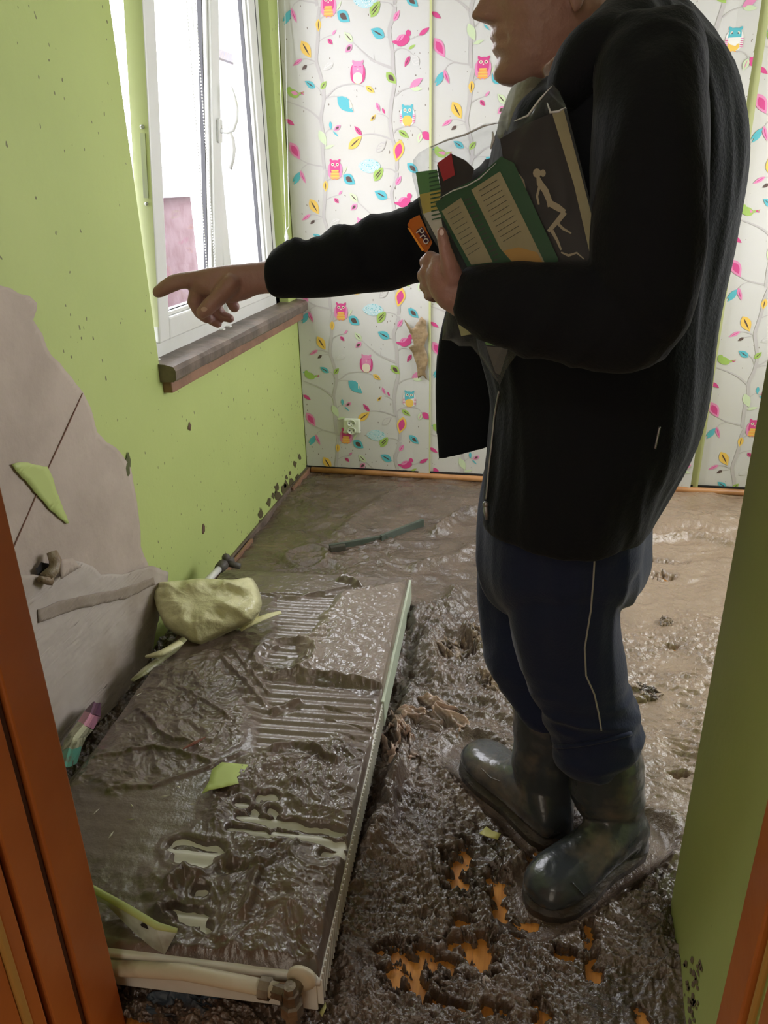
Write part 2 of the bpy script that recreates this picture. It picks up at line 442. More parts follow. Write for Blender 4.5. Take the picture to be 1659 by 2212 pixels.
leaf(295,138,295,230,46,'yellow'); leaf(172,295,242,418,80,'yellow'); leaf(180,422,112,475,32,'pink',vein='magenta')
leaf(212,470,178,502,26,'brown',vein=None); outline(402,455,330,502,46,'pale_grey'); leaf(272,632,198,582,50,'teal')
leaf(312,642,352,582,44,'green'); leaf(430,695,545,805,96,'teal',vein='teal'); leaf(470,690,545,790,50,'cream',vein=None)
leaf(632,620,697,665,42,'yellow'); leaf(430,85,520,158,84,'teal','brown'); leaf(425,78,460,12,18,'pale_green',vein=None)
leaf(362,280,396,322,32,'magenta'); leaf(395,252,422,215,20,'pink',vein=None); leaf(540,305,478,232,52,'pale_green')
leaf(535,322,488,378,46,'pink','brown'); leaf(662,104,735,12,66,'green'); leaf(833,155,876,76,40,'pink',vein='magenta')
leaf(768,268,670,210,76,'teal'); leaf(1015,258,1090,200,36,'magenta',vein=None); leaf(940,355,990,322,22,'green',vein=None)
leaf(948,403,912,482,34,'magenta'); outline(1015,470,960,395,60,'pale_grey'); leaf(780,520,852,602,66,'green','brown')
leaf(950,628,1042,562,52,'pink',vein=None); leaf(955,635,1040,640,36,'pale_green',vein=None)
leaf(510,1068,606,976,72,'yellow'); leaf(606,972,552,903,36,'magenta'); leaf(868,935,942,988,46,'green')
leaf(1040,945,1092,1005,60,'magenta',vein=None); leaf(885,1000,850,1162,92,'yellow','magenta',ik=.7)
leaf(695,1298,760,1216,54,'green'); leaf(90,1020,165,1145,80,'pink','magenta',ik=.65)
leaf(165,1258,120,1325,32,'teal',vein=None); leaf(170,1232,205,1315,30,'pink',vein='magenta')
leaf(300,935,352,1045,62,'pale_green','pale_green'); leaf(380,870,385,932,26,'teal',vein=None)
leaf(455,900,405,938,36,'pink','brown'); leaf(400,942,440,982,14,'teal',vein=None); outline(710,1092,780,1012,58,'grey')
leaf(668,868,706,820,26,'yellow','brown'); leaf(708,735,735,802,30,'pink',vein='magenta'); leaf(752,775,770,818,18,'magenta',vein=None)
leaf(62,855,126,900,34,'magenta',vein=None); leaf(930,1170,1010,1245,64,'teal','brown'); leaf(340,1065,410,1040,26,'pale_green',vein=None)
leaf(1030,950,1010,1025,44,'pale_green',vein='pink')
# halftone leaf
blob(660,1190,80,52,'paleblue',2,18,1.6)
for i in range(60):
    a = random.Random(i).random()*6.28; r_ = math.sqrt(random.Random(i+99).random())
    blob(660+72*r_*math.cos(a), 1190+44*r_*math.sin(a), 3.5, 3.5, 'white' if i % 2 else 'teal', 3, 5, 2)
def owl(cx_, cy_, w, h, body, wing, belly, kind):
    blob(cx_, cy_+h*.05, w*.5, h*.45, wing, 2, 16, 2.6); blob(cx_, cy_-h*.12, w*.36, h*.36, body, 3, 16, 3.2)
    for s_ in (-1, 1):
        leaf(cx_+s_*w*.22, cy_-h*.36, cx_+s_*w*.36, cy_-h*.54, 22, body, vein=None)
        if kind != 'sleep':
            blob(cx_+s_*w*.16, cy_-h*.25, w*.11, w*.11, 'cream', 4, 10, 2); blob(cx_+s_*w*.16, cy_-h*.25, w*.045, w*.045, 'brown', 5, 8, 2)
        else: blob(cx_+s_*w*.16, cy_-h*.25, w*.10, w*.02, 'magenta', 4, 8, 2)
        blob(cx_+s_*w*.13, cy_+h*.5, w*.06, w*.03, 'orange', 4, 6, 2)
    blob(cx_, cy_-h*.14, w*.05, w*.05, 'cream', 5, 6, 2)
    if kind == 'stripe':
        for i in range(6): blob(cx_, cy_+h*(.06+.075*i), w*(.26+.02*min(i, 3)), h*.036, ('yellow', 'magenta')[i % 2] if i % 2 == 0 else 'orange', 4, 10, 4)
    else: blob(cx_, cy_+h*.25, w*.32, h*.25, belly, 4, 14, 2.2)
    if kind == 'blue':
        for s_ in (-1, 1):
            for i in range(5): blob(cx_+s_*w*.42, cy_-h*.02+i*h*.085, w*.10, h*.022, 'magenta' if i % 2 else 'pink', 5, 6, 2)
owl(415,1140+75,104,142,'magenta','pink','yellow','stripe')
owl(577,520,108,165,'pink','magenta','cream','sleep'); owl(932,828,108,150,'teal','white','yellow','blue')
def bird(cx_, cy_, s_, body, wing, flip=1):
    blob(cx_, cy_, 52*s_, 34*s_, body, 2, 16, 2.1, .5*flip); blob(cx_-32*s_*flip, cy_-34*s_, 20*s_, 24*s_, body, 2, 12, 2)
    leaf(cx_+30*s_*flip, cy_+8*s_, cx_+92*s_*flip, cy_-12*s_, 22*s_, body, vein=None)
    leaf(cx_-18*s_*flip, cy_-12*s_, cx_+50*s_*flip, cy_+8*s_, 34*s_, wing, vein=None)
    for d_ in (-14, 0, 14): leaf(cx_+60*s_*flip, cy_-4*s_, cx_+95*s_*flip, cy_-4*s_+d_*s_, 7*s_, 'magenta', vein=None)
    leaf(cx_-50*s_*flip, cy_-40*s_, cx_-66*s_*flip, cy_-28*s_, 9*s_, 'teal', vein=None)
bird(115, 672, .85, 'green', 'pink', 1)
blob(900,295,52,34,'magenta',2,16,2.1,-.6); blob(938,240,19,24,'magenta',2,12,2); leaf(870,310,820,300,26,'magenta',vein=None); leaf(850,295,915,248,36,'pink',vein=None)

def paper_strip(x0, x1, owlz, yo, curl=0.0, zbot=.02):
    """one drop of wallpaper: ground sheet + its printed shapes"""
    nz, nx = 60, 8
    V = []; Fs = []
    def yoff(x, z): return YB - yo - .0012 - .0015*float(fbm(np.array(x*4.0), np.array(z*2.0), 3.0, 2)) - curl*sm(.86, 1.0, (x-x0)/(x1-x0))*(.5+.5*sm(.2, 1.2, 1.4-z))
    for j in range(nz+1):
        z = zbot+(CZ-zbot)*j/nz
        for i in range(nx+1):
            x = x0+(x1-x0)*i/nx; V.append((x, yoff(x, z), z))
    for j in range(nz):
        for i in range(nx): a = j*(nx+1)+i; Fs.append((a, a+1, a+nx+2, a+nx+1))
    wb.add(V, Fs, 0)
    P_ = .570
    for k in range(-4, 4):
        for poly, col, lay in tile:
            zc = owlz+P_*k
            pts = [(x0+q[0], zc+q[1]) for q in poly]
            if min(p[0] for p in pts) > x1-.002 or max(p[0] for p in pts) < x0 or max(p[1] for p in pts) < zbot+.03: continue
            if min(p[1] for p in pts) < zbot+.005: continue
            pts = [(min(max(a, x0+.0005), x1-.0005), b) for a, b in pts]
            mx = sum(p[0] for p in pts)/len(pts); mz = sum(p[1] for p in pts)/len(pts)
            if mz > 2.25: continue
            dy = .0010+lay*.00035
            wb.add([(a, yoff(a, b)-dy, b) for a, b in pts], [tuple(range(len(pts)))], 0 if col == 'paper' else pm[col])
paper_strip(XL+.004, -.485, OWZ, .006, .006)
paper_strip(-.484, .095, 1.688, .0015, 0)
paper_strip(.096, .668, 1.349+.2, .008, .02, .03)
paper_strip(.690, 1.30, .888, .002, 0)
paper_strip(1.30, XR, 1.5, .002, 0)
# green-backed folded edges between the drops
wb.box((-.488, YB-.012, .02), (-.480, YB, CZ), 1)
wb.quad((.668, YB-.003, .03), (.70, YB-.02, .03), (.70, YB-.02, 2.3), (.668, YB-.003, 2.3), 1)
struct(wb.build('wall_back', mats=matsB))

# torn brown patch on the paper
def flat_poly(name, pts2d, plane, m, off, rough=0.004, parent=None, seed=0, thick=.0015):
    """crumpled sheet: outline fan-filled by a fine grid, given real relief and thickness"""
    P = [Vector((p[0], p[1], 0)) for p in pts2d]
    from mathutils.geometry import tessellate_polygon
    tri = tessellate_polygon([P])
    bm = bmesh.new(); vs = [bm.verts.new(p) for p in P]
    for t_ in tri:
        try: bm.faces.new([vs[i] for i in t_])
        except ValueError: pass
    for _ in range(5):
        ed = [e for e in bm.edges if e.calc_length() > .022]
        if not ed: break
        bmesh.ops.subdivide_edges(bm, edges=ed, cuts=1, use_grid_fill=True)
        bmesh.ops.triangulate(bm, faces=bm.faces[:])
    bmesh.ops.recalc_face_normals(bm, faces=bm.faces)
    for v in bm.verts:
        a, b = v.co.x, v.co.y
        h = off+rough*(.6+.9*float(ridge(np.array(a*14.0), np.array(b*9.0), seed+.5, 3))*.5)
        v.co = plane(a, b, max(h, .0008))
    for f in bm.faces: f.smooth = True
    me = bpy.data.meshes.new(name); bm.to_mesh(me); bm.free(); me.materials.append(m)
    o = bpy.data.objects.new(name, me); C.objects.link(o)
    so = o.modifiers.new('thickness', 'SOLIDIFY'); so.thickness = thick; so.offset = 0
    if parent: o.parent = parent
    return o
def jag(pts, amp=.004, step=.02, seed=1):
    r = random.Random(seed); out = []
    for i in range(len(pts)):
        a, b = np.array(pts[i]), np.array(pts[(i+1) % len(pts)]); L = np.linalg.norm(b-a); n = max(1, int(L/step))
        for k in range(n):
            out.append(tuple(a+(b-a)*k/n+np.array([r.uniform(-amp, amp), r.uniform(-amp, amp)])*(1 if k else .3)))
    return out
M['tornbrown'] = mat('torn_brown_backing', (.36, .25, .14), .5, bump=[(50, .003)], var=((.22, .15, .08), 25, .4, .6))
pp = [(875,688),(893,708),(900,700),(912,682),(922,690),(926,720),(918,745),(927,775),(920,800),(925,818),(914,808),(905,815),(900,780),(892,758),(884,748),(896,742),(890,720)]
q = [(float(v[0]), float(v[2])) for v in (PY(x, y, YB) for x, y in pp)]
o = flat_poly('torn_wallpaper_flap', jag(q, .002, .01), lambda a, b, h: (a, YB-.010-h, b), M['tornbrown'], .004, .010, seed=4)
tag(o, 'crumpled brown torn flap hanging on the owl wallpaper beside the seam', 'torn paper')
M['rust_spot'] = mat('brown_mud_spot', (.12, .07, .04), .7)

# ---------------- socket
M['socket'] = mat('ivory_socket', (.72, .76, .62), .35)
s0 = PY(762, 918, YB); sk = empty('wall_socket', (s0[0], YB-.012, s0[2]), 'muddy white double wall socket with a smear, low on the owl wallpaper', 'socket')
mb = MB(); mb.box((-.040, -.012, -.036), (.040, .006, .036)); o = mb.build('socket_plate', M['socket'], sk, bevel=.008)
for zz in (.016, -.020):
    mb = MB(); mb.rings([[(r_*math.cos(2*PI*k/24), y_, zz+r_*.86*math.sin(2*PI*k/24)) for k in range(24)] for r_, y_ in ((.020, -.011), (.020, -.018), (.017, -.018), (.016, -.013))]); mb.build('outlet_ring', M['socket'], sk, True)
    mb = MB()
    for s_ in (-1, 1): mb.ball((s_*.008, -.0145, zz), .0026)
    mb.ball((0, -.0145, zz-.010), .0018)
    mb.build('pin_hole', M['gasket'], sk, True)

# ---------------- skirting
M['pinebar'] = mat('round_pine_bar', (.52, .25, .10), .4, bump=[(30, .001)], var=((.38, .17, .06), 10, .4, .65))
M['black'] = mat('dark_gap', (.012, .010, .009), .8)
mb = MB()
zq = .034
mb.tube([(XL+.03, YB-.024, zq+.002), (-.6, YB-.024, zq), (-.25, YB-.022, zq-.002), (.10, YB-.024, zq), (.6, YB-.024, zq-.002), (XR, YB-.024, zq)], .0135, 12)
struct(mb.build('baseboard_back', M['pinebar'], None, True))
mb = MB(); mb.box((XL, YB-.010, -.02), (XR, YB, .05)); struct(mb.build('gap_shade_strip', M['black']))  # black strip paints in the shade of the gap under the bar
mb = MB()
mb.obox((XL, 2.15, -.01), (.012, 0, 0), (0, YB-2.16, 0), (0, 0, .055))
struct(mb.build('baseboard_left', M['darkwood'], None, bevel=.003))
mb = MB(); mb.obox((XL+.013, 2.20, .012), (.012, 0, 0), (0, .33, 0), (.004, 0, .030)); mb.obox((XL+.013, 3.06, .012), (.012, 0, 0), (0, .27, 0), (.0, 0, .034))
struct(mb.build('trim_3', M['redwood'], None, bevel=.003))

# ---------------- door frame
mb = MB(); JX = -.62
for (y0, y1, x, k) in ((.668, .742, 0, 0), (.655, .668, -.008, 1), (.606, .655, -.003, 0), (.596, .606, -.012, 1), (.572, .596, -.004, 0), (.560, .572, -.001, 2), (.40, .560, -.006, 0)):
    mb.box((JX-.06+x, y0, -.05), (JX+x, y1, 2.1), k)
jl = mb.build('door_1', mats=[M['jamb'], M['jamb_dark'], M['jamb_yellow']], bevel=.003); struct(jl)
mb = MB()
for (y0, y1, x, k) in ((.700, .768, 0, 0), (.690, .700, .010, 1), (.680, .690, .004, 2), (.662, .680, .012, 1), (.40, .662, .004, 0)):
    mb.box((.290+x, y0, -.05), (.345, y1, 2.1), k)
jr = mb.build('door_2', mats=[M['jamb'], M['jamb_dark'], M['jamb_yellow']], bevel=.003); struct(jr)

# ---------------- left window
win = struct(bpy.data.objects.new('window_1', None)); C.objects.link(win)
XW = -1.13
def glassmat(name='window_glass', tint=(1, 1, 1)):
    m = bpy.data.materials.new(name); m.use_nodes = True; nt = m.node_tree; nt.nodes.clear()
    o = nt.nodes.new('ShaderNodeOutputMaterial'); t_ = nt.nodes.new('ShaderNodeBsdfTransparent'); g = nt.nodes.new('ShaderNodeBsdfGlossy')
    t_.inputs[0].default_value = (*tint, 1); g.inputs['Roughness'].default_value = .03
    lw = nt.nodes.new("ShaderNodeLayerWeight"); pw = MATH(nt, "POWER", lw.outputs["Facing"], 5.0); fr = MATH(nt, "ADD", MATH(nt, "MULTIPLY", pw, .7), .03); mx = nt.nodes.new('ShaderNodeMixShader')
    nt.links.new(fr, mx.inputs[0]); nt.links.new(t_.outputs[0], mx.inputs[1]); nt.links.new(g.outputs[0], mx.inputs[2])
    nt.links.new(mx.outputs[0], o.inputs[0]); return m
M['glass'] = glassmat('window_glass', (.97, .98, .98))
mb = MB()   # fixed frame
mb.box((XW-.06, OY0, OZ0), (XW, OY0+.05, OZ1)); mb.box((XW-.06, OY1-.055, OZ0), (XW+.012, OY1, OZ1))
mb.box((XW-.06, OY0, OZ0), (XW+.012, OY1, OZ0+.075)); mb.box((XW-.06, OY0, OZ1-.06), (XW, OY1, OZ1)); mb.box((XW-.06, 2.60, OZ0), (XW, 2.64, OZ1))
mb.build('window_frame', M['pvc'], win, bevel=.005)
mb = MB(); mb.box((XW-.0, OY1-.050, OZ0+.07), (XW+.014, OY1-.044, OZ1)); mb.box((XW, OY1-.090, OZ0+.1), (XW+.010, OY1-.085, OZ1)); mb.build('gasket', M['gasket'], win)
def sash(name, y0, y1, z0, z1, tilt, label=None):
    s_ = bpy.data.objects.new(name, None); C.objects.link(s_); s_.parent = win
    s_.location = (XW, 0, z0); s_.rotation_euler = (0, tilt, 0)
    w, d, h = .068, .05, z1-z0
    m_ = MB(); m_.box((-d+.02, y0, 0), (.022, y0+w, h)); m_.box((-d+.02, y1-w, 0), (.022, y1, h)); m_.box((-d+.02, y0+w, 0), (.022, y1-w, w)); m_.box((-d+.02, y0+w, h-w), (.022, y1-w, h))
    m_.build('sash_frame', M['pvc'], s_, bevel=.006)
    m_ = MB()
    m_.box((-.015, y0+w, w), (.012, y0+w+.012, h-w)); m_.box((-.015, y1-w-.012, w), (.012, y1-w, h-w)); m_.box((-.015, y0+w, w), (.012, y1-w, w+.012))
    m_.build('glazing_bead', M['pvc'], s_, bevel=.003)
    m_ = MB()
    m_.box((-.014, y0+w+.012, w+.012), (.0, y0+w+.015, h-w)); m_.box((-.014, y1-w-.015, w+.012), (.0, y1-w-.012, h-w)); m_.box((-.014, y0+w, w+.012), (.002, y1-w, w+.015))
    m_.build('seal', M['gasket'], s_)
    m_ = MB(); m_.box((-.020, y0+w-.005, w-.005), (-.014, y1-w+.005, h-w+.005)); m_.build('pane', M['glass'], s_)
    return s_
s1 = sash('tilted_sash', 2.105, 2.598, .872, 2.24, math.radians(5.2))
s2 = sash('fixed_sash', 2.642, 3.165, .872, 2.24, 0)
# strip with lock plates on the open edge of the tilted sash
mb = MB(); mb.box((-.030, 2.1035, .05), (.020, 2.105, 1.3)); mb.build('edge_strip', M['pvc_green'], s1)
mb = MB(); mb.box((-.004, 2.1015, .40), (.010, 2.104, .56)); mb.ball((.003, 2.1015, .575), .006); mb.ball((.003, 2.1015, .385), .005); mb.build('lock_plate', M['metal'], s1)
def window_handle(par, y, z, up=1, x0=.022):
    m_ = MB(); m_.box((x0, y-.014, z-.035), (x0+.010, y+.014, z+.035)); m_.build('handle_plate', M['pvc'], par, bevel=.006)
    m_ = MB(); pts = [(x0+.008, y, z), (x0+.030, y, z), (x0+.046, y+.004, z+.006*up), (x0+.056, y+.008, z+.035*up), (x0+.058, y+.008, z+.065*up), (x0+.052, y+.006, z+.095*up), (x0+.042, y+.003, z+.125*up)]
    m_.tube(pts, [.008, .008, .0085, .0085, .008, .0075, .006], 10); m_.build('handle_lever', M['pvc'], par, True)
window_handle(s1, 2.572, .59, 1)
window_handle(s2, 2.675, .60, -1, .020)  # added second handle standing in for the first one's reflection in the glass
# bottom clips
mb = MB()
for yy in (2.06, 2.56, 2.62): mb.box((XW+.010, yy, OZ0+.01), (XW+.03, yy+.02, OZ0+.035))
mb.build('drain_clip', M['pvc'], win, bevel=.003)
# sill
mb = MB(); n = 40; R = []
for i in range(n+1):
    y = 2.022+(YB-2.024)*i/n
    e = .003*float(fbm(np.array(y*9.0), np.array(1.5), 0, 3))
    sec = [(-1.14, .80), (-1.14, .832+e*.3), (-1.06, .828+e*.4), (-1.035+e, .822), (-1.028+e, .810+e), (-1.030+e, .785), (-1.038, .778+e), (-1.14, .775)]
    R.append([(a, y, b) for a, b in sec])
mb.rings(R); o = mb.build('window_sill', M['darkwood']); tag(o, kind='structure')
mb = MB(); mb.box((-1.082, 2.035, .742), (-1.052, YB-.003, .780)); o = mb.build('trim_1', M['redwood'], None, bevel=.003); struct(o)

# blind chains & pull cord
def chain(name, pts_list, r, m, label, cat):
    m_ = MB()
    for pts in pts_list:
        for a, b in zip(pts[:-1], pts[1:]):
            a, b = np.array(a), np.array(b); n_ = max(1, int(np.linalg.norm(b-a)/.0085))
            for k in range(n_): m_.ball(a+(b-a)*k/n_, r, 0, 6, 4)
    o_ = m_.build(name, m, None, True); return tag(o_, label, cat)
Ta, Tb = PX(385, -220, -1.03), PX(452, 640, -1.03); Ua, Ub = PX(404, -220, -1.03), PX(470, 640, -1.03)
chain('blind_bead_chain', [[Ta, Tb, (Tb+Ub)/2+np.array([0, 0, -.015]), Ub, Ua]], .0027, M['pvc'], 'white beaded blind chain hanging in front of the tilted window', 'chain')
A, B = PX(594, -150, -1.04), PX(618, 500, -1.04); A2, B2 = PX(612, -150, -1.04), PX(625, 500, -1.04)
cd = empty('looped_pull_cord', B, 'thin white looped blind cord with a small end weight, beside the wallpaper corner', 'cord')
mb = MB(); mb.tube([A-B, (0, 0, .02), (0, 0, 0)], .0018, 6); mb.tube([A2-B, B2-B+np.array([0, 0, .02]), (0, 0, 0)], .0018, 6); mb.build('cord_loop', M['pvc'], cd, True)
mb = MB(); mb.tube([(0, 0, 0), (0, 0, -.02), (0, 0, -.045)], [.004, .008, .007], 10); mb.build('end_weight', M['pvc'], cd, True)

# right window (in the wall the doorway side hides)
win2 = struct(bpy.data.objects.new('window_2', None)); C.objects.link(win2)
mb = MB(); xx = XR+.08
mb.box((xx, Ya, za), (xx+.05, Ya+.06, zb)); mb.box((xx, Yb-.06, za), (xx+.05, Yb, zb)); mb.box((xx, Ya, za), (xx+.05, Yb, za+.06)); mb.box((xx, Ya, zb-.06), (xx+.05, Yb, zb)); mb.box((xx, 2.42, za), (xx+.05, 2.48, zb))
mb.build('window_frame', M['pvc'], win2)

# ---------------- outside
M['brick'] = mat('outside_red_brick', (.060, .026, .030), .9, bump=[(8, .01)], var=((.08, .045, .05), 3, .4, .6))
M['render'] = mat('outside_white_render', (.22, .22, .23), .9)
M['roof'] = mat('outside_roof', (.06, .055, .06), .9)
bh = empty('brick_house', (-9, 14, .55), 'washed-out red brick outbuilding with a grey roof edge, seen through the tilted window', 'building')
mb = MB(); mb.box((-3, -2, -3), (2, 3.2, .55)); mb.build('brick_wall', M['brick'], bh)
mb = MB(); mb.box((-3.1, -2.1, .55), (2.15, 3.3, .68)); mb.build('gutter', M['render'], bh)
mb = MB(); mb.add([(-3, -2.1, .68), (2.1, -2.1, .68), (2.1, 3.3, .68), (-3, 3.3, .68), (-3, .6, 2.0), (-1.4, .6, 2.0)], [(0, 1, 5, 4), (3, 4, 5, 2), (1, 2, 5), (0, 4, 3)]); mb.build('roof', M['roof'], bh)
wh = empty('white_house', (-3.5, 7, 0), 'washed-out white rendered house wall filling the right-hand pane', 'building')
mb = MB(); mb.box((-.3, 1.5, -2), (0, 7, 2.5)); mb.build('rendered_wall', M['render'], wh)
mb = MB(); mb.box((-.35, 1.45, 2.50), (.06, 7.05, 2.58)); mb.build('cornice', M['roof'], wh)
mb = MB(); mb.box((-30, -10, -2.2), (-1.5, 40, -2.0)); o = struct(mb.build('ground', M['render']))
# ================================================================== MUD ON THE FLOOR
def seg_dist(X, Y, pts):
    """distance to a polyline and signed side of it"""
    D = np.full(X.shape, 9.0); S = np.zeros(X.shape)
    for a, b in zip(pts[:-1], pts[1:]):
        ax, ay = a[0], a[1]; dx, dy = b[0]-ax, b[1]-ay; L2 = dx*dx+dy*dy+1e-12
        t_ = np.clip(((X-ax)*dx+(Y-ay)*dy)/L2, 0, 1)
        ex, ey = X-ax-t_*dx, Y-ay-t_*dy; d = np.hypot(ex, ey)
        k = d < D; D = np.where(k, d, D); S = np.where(k, np.sign(ex*dy-ey*dx), S)
    return D, S
def pxz(pts, z=0.0): return [PZ(x, y, z)[:2] for x, y in pts]

PATCH = [(990,1885,26,44),(1072,1925,22,26),(905,2085,70,26),(870,2110,34,44),(900,2150,42,20),(1035,2070,36,34),(985,2050,34,14),
         (1165,1880,18,26),(1140,2005,22,12),(1125,2035,16,10),(1075,1975,16,34),(1225,2075,26,16),(1275,2090,16,26),(1170,2200,18,24),
         (1060,2195,34,14),(950,2180,44,12),(1285,2110,10,20),(1420,1222,44,4),(1435,1256,20,5),(1350,1256,26,4),(1340,1600,12,5),(1450,1408,12,5),
         (1270,2030,14,26),(1385,2200,12,16),(830,1650,4,3),(1020,1420,30,12),(1470,1690,16,5),(1000,2005,18,20)]
patch_w = []
for (x, y, rx, ry) in PATCH:
    c_ = PZ(x, y); ex = np.linalg.norm((PZ(x+rx, y)-c_)[:2]); ey = np.linalg.norm((PZ(x, y+ry)-c_)[:2])
    patch_w.append((c_[0], c_[1], ex, ey))
def floor_mud(X, Y):
    wx = .05*fbm(X*5, Y*5, 1.0, 3); wy = .05*fbm(X*5, Y*5, 9.0, 3)
    Xw, Yw = X+wx, Y+wy
    front = sm(1.75, 1.35, Y+.15*pn(X*3, Y*3, 4)); back = sm(2.05, 2.35, Y+.10*pn(X*3, Y*3, 5))
    right = sm(.10, .38, X+.12*pn(X*3, Y*3, 6))*sm(1.25, 1.45, Y)
    mid = np.clip(1-front-back, 0, 1)
    z = .013+.006*fbm(X*2.2, Y*2.2, 2, 3)
    # churned lumps near the door
    z += front*(1-right)*(.0050*ridge(Xw*13, Yw*13, 17, 3, .5)+.0075*fbm(Xw*9, Yw*9, 0, 4, .6)+.0070*ridge(X*30+.6*wx*60, Y*30, 14, 4, .62)-.002+.0035*fbm(X*85, Y*85, 3, 3, .6))
    # leathery heaps between radiator and boots
    z += mid*(1-right)*(.014*ridge(Xw*9, Yw*11, 12, 4, .5)+.003+.0075*ridge(X*30, Y*30, 3, 4, .62))
    # wet ripples on the right
    rp = ridge(Xw*9, Yw*24, 20, 4, .55)
    z += right*(1-back)*(.0090*rp*sm(-.25, .35, pn(X*4, Y*4, 31))+.0075*ridge(X*24, Y*40, 22, 4, .65)*sm(-.3, .3, pn(X*5, Y*6, 33))-.002)
    # smooth troweled sludge at the back
    z += back*(.009*ridge(Xw*3.2, Yw*6.5, 40, 4, .5)+.0055*ridge(Xw*12, Yw*20, 41, 4, .55)*sm(-.15, .3, pn(X*2.3, Y*2.3, 42))+.002)
    # heap line at the very back and the rut on the right
    z += .014*np.exp(-((Y-3.02-.05*pn(X*4, 0, 2))/.10)**2)*sm(.1, .7, X)*(1+.5*ridge(X*12, Y*12, 3, 3))
    for pts, h, w in (([(1390,1182),(1480,1172),(1590,1200)], .022, .018), ([(1385,1162),(1480,1150),(1580,1168)], -.012, .03),
                      ([(730,1165),(800,1110),(870,1070)], .010, .03), ([(900,1240),(985,1222),(1035,1195)], .02, .03),
                      ([(940,1165),(990,1130),(1035,1115)], .026, .03), ([(905,1370),(965,1330),(990,1300)], .03, .035),
                      ([(930,1480),(920,1420),(960,1370)], .028, .03), ([(1010,1400),(1040,1430)], .035, .03),
                      ([(885,1500),(870,1640),(800,1800),(760,1950),(735,2100)], .018, .022),
                      ([(850,1700),(830,1790),(800,1850)], .03, .025),([(1440,2160),(1420,2040),(1400,1950)], .012, .03),
                      ([(1440,1800),(1455,1900),(1430,1960)], .02, .03)):
        d, s_ = seg_dist(X+wx*.4, Y+wy*.4, pxz(pts)); z += h*np.exp(-(d/w)**2)*(1+.35*ridge(X*22, Y*22, 50, 3))
    # ruts beside the radiator
    d, s_ = seg_dist(X, Y, pxz([(900,1400),(850,1560),(770,1800),(730,1990),(715,2150)], .0)); z -= .012*np.exp(-(d/.022)**2)
    # swept lines at the threshold
    thr = sm(1.02, .92, Y)*sm(.05, .15, X); z = z*(1-.6*thr)+thr*.0022*ridge(X*50, Y*3, 7, 3)
    for (hx, hy, tx_, ty_) in ((.258, 1.293, .048, 1.085), (.092, 1.248, -.108, 1.478)):
        d, s_ = seg_dist(X, Y, [(hx, hy), (tx_, ty_)]); kf = sm(.10, .055, d); z = z*(1-kf)+.009*kf+.010*np.exp(-((d-.088)/.016)**2)*(.5+.5*ridge(X*30, Y*30, 8, 2))
    # round footprint at the back left
    for (x_, y_, r_) in ((665,1215,.075), (1290,1960,.0)):
        if r_: q_ = PZ(x_, y_); d = np.hypot(X-q_[0], (Y-q_[1])*.9); z += .010*np.exp(-((d-r_)/.014)**2)-.006*np.exp(-(d/(r_*.9))**4)
    pz = np.zeros_like(X)
    n_ = .75*fbm(X*38, Y*46, 60, 5, .6)
    for (cx_, cy_, ex, ey) in patch_w:
        d = np.hypot((X-cx_)/ex, (Y-cy_)/ey); pz = np.maximum(pz, sm(1.45, .75, d+n_*1.3))
    z = np.where(pz > 0, z*(1-pz)-.0035*pz, z)
    z = np.maximum(z, -.004)
    z = z + (1-np.minimum(1, pz*3))*np.maximum(0, .0022-z)     # mud film closes over the rest of the boards
    silt_sheen = .62*right+back*(.10+.35*sm(-.2, .5, X))+.22*mid*sm(-.4, .1, X)+.10*front*sm(-.3, .4, pn(X*6, Y*6, 70))  # tan on the right is part silt, part window sheen put into the colour
    silt_sheen = silt_sheen+.25*sm(.0, .5, pn(X*7, Y*9, 71))*(.3+right)
    return z, np.clip(silt_sheen, 0, 1)
def yrows(y0, y1, n):
    t_ = np.linspace(0, 1, n); return y0*(y1/y0)**t_
def mud_grid(x0, x1, y0, y1, ni, nj):
    X, Y = np.meshgrid(np.linspace(x0, x1, ni), yrows(y0, y1, nj)); Z, S = floor_mud(X, Y)
    # rise a little against the walls
    return X, Y, Z, S
parts_ = []
for (x0, x1, y0, y1, ni, nj) in ((XL+.002, XS+.012, .74, 1.124, 640, 260), (XL+.002, XR, 1.124, YB-.003, 760, 600)):
    parts_.append(mud_grid(x0, x1, y0, y1, ni, nj))
Vs, Fs_, Ss, off = [], [], [], 0
for X, Y, Z, S in parts_:
    nj, ni = X.shape; idx = np.arange(nj*ni).reshape(nj, ni)+off; off += nj*ni
    Vs.append(np.stack([X, Y, Z], -1).reshape(-1, 3)); Ss.append(S.ravel())
    Fs_.append(np.stack([idx[:-1, :-1], idx[:-1, 1:], idx[1:, 1:], idx[1:, :-1]], -1).reshape(-1, 4))
o = np_mesh('floor_mud', np.concatenate(Vs), np.concatenate(Fs_), M['mud'], np.concatenate(Ss))
tag(o, 'thick wet brown flood mud covering the whole floor', 'mud', kind='stuff')
def mud_h(x, y): return float(floor_mud(np.array([[x]]), np.array([[y]]))[0][0, 0])

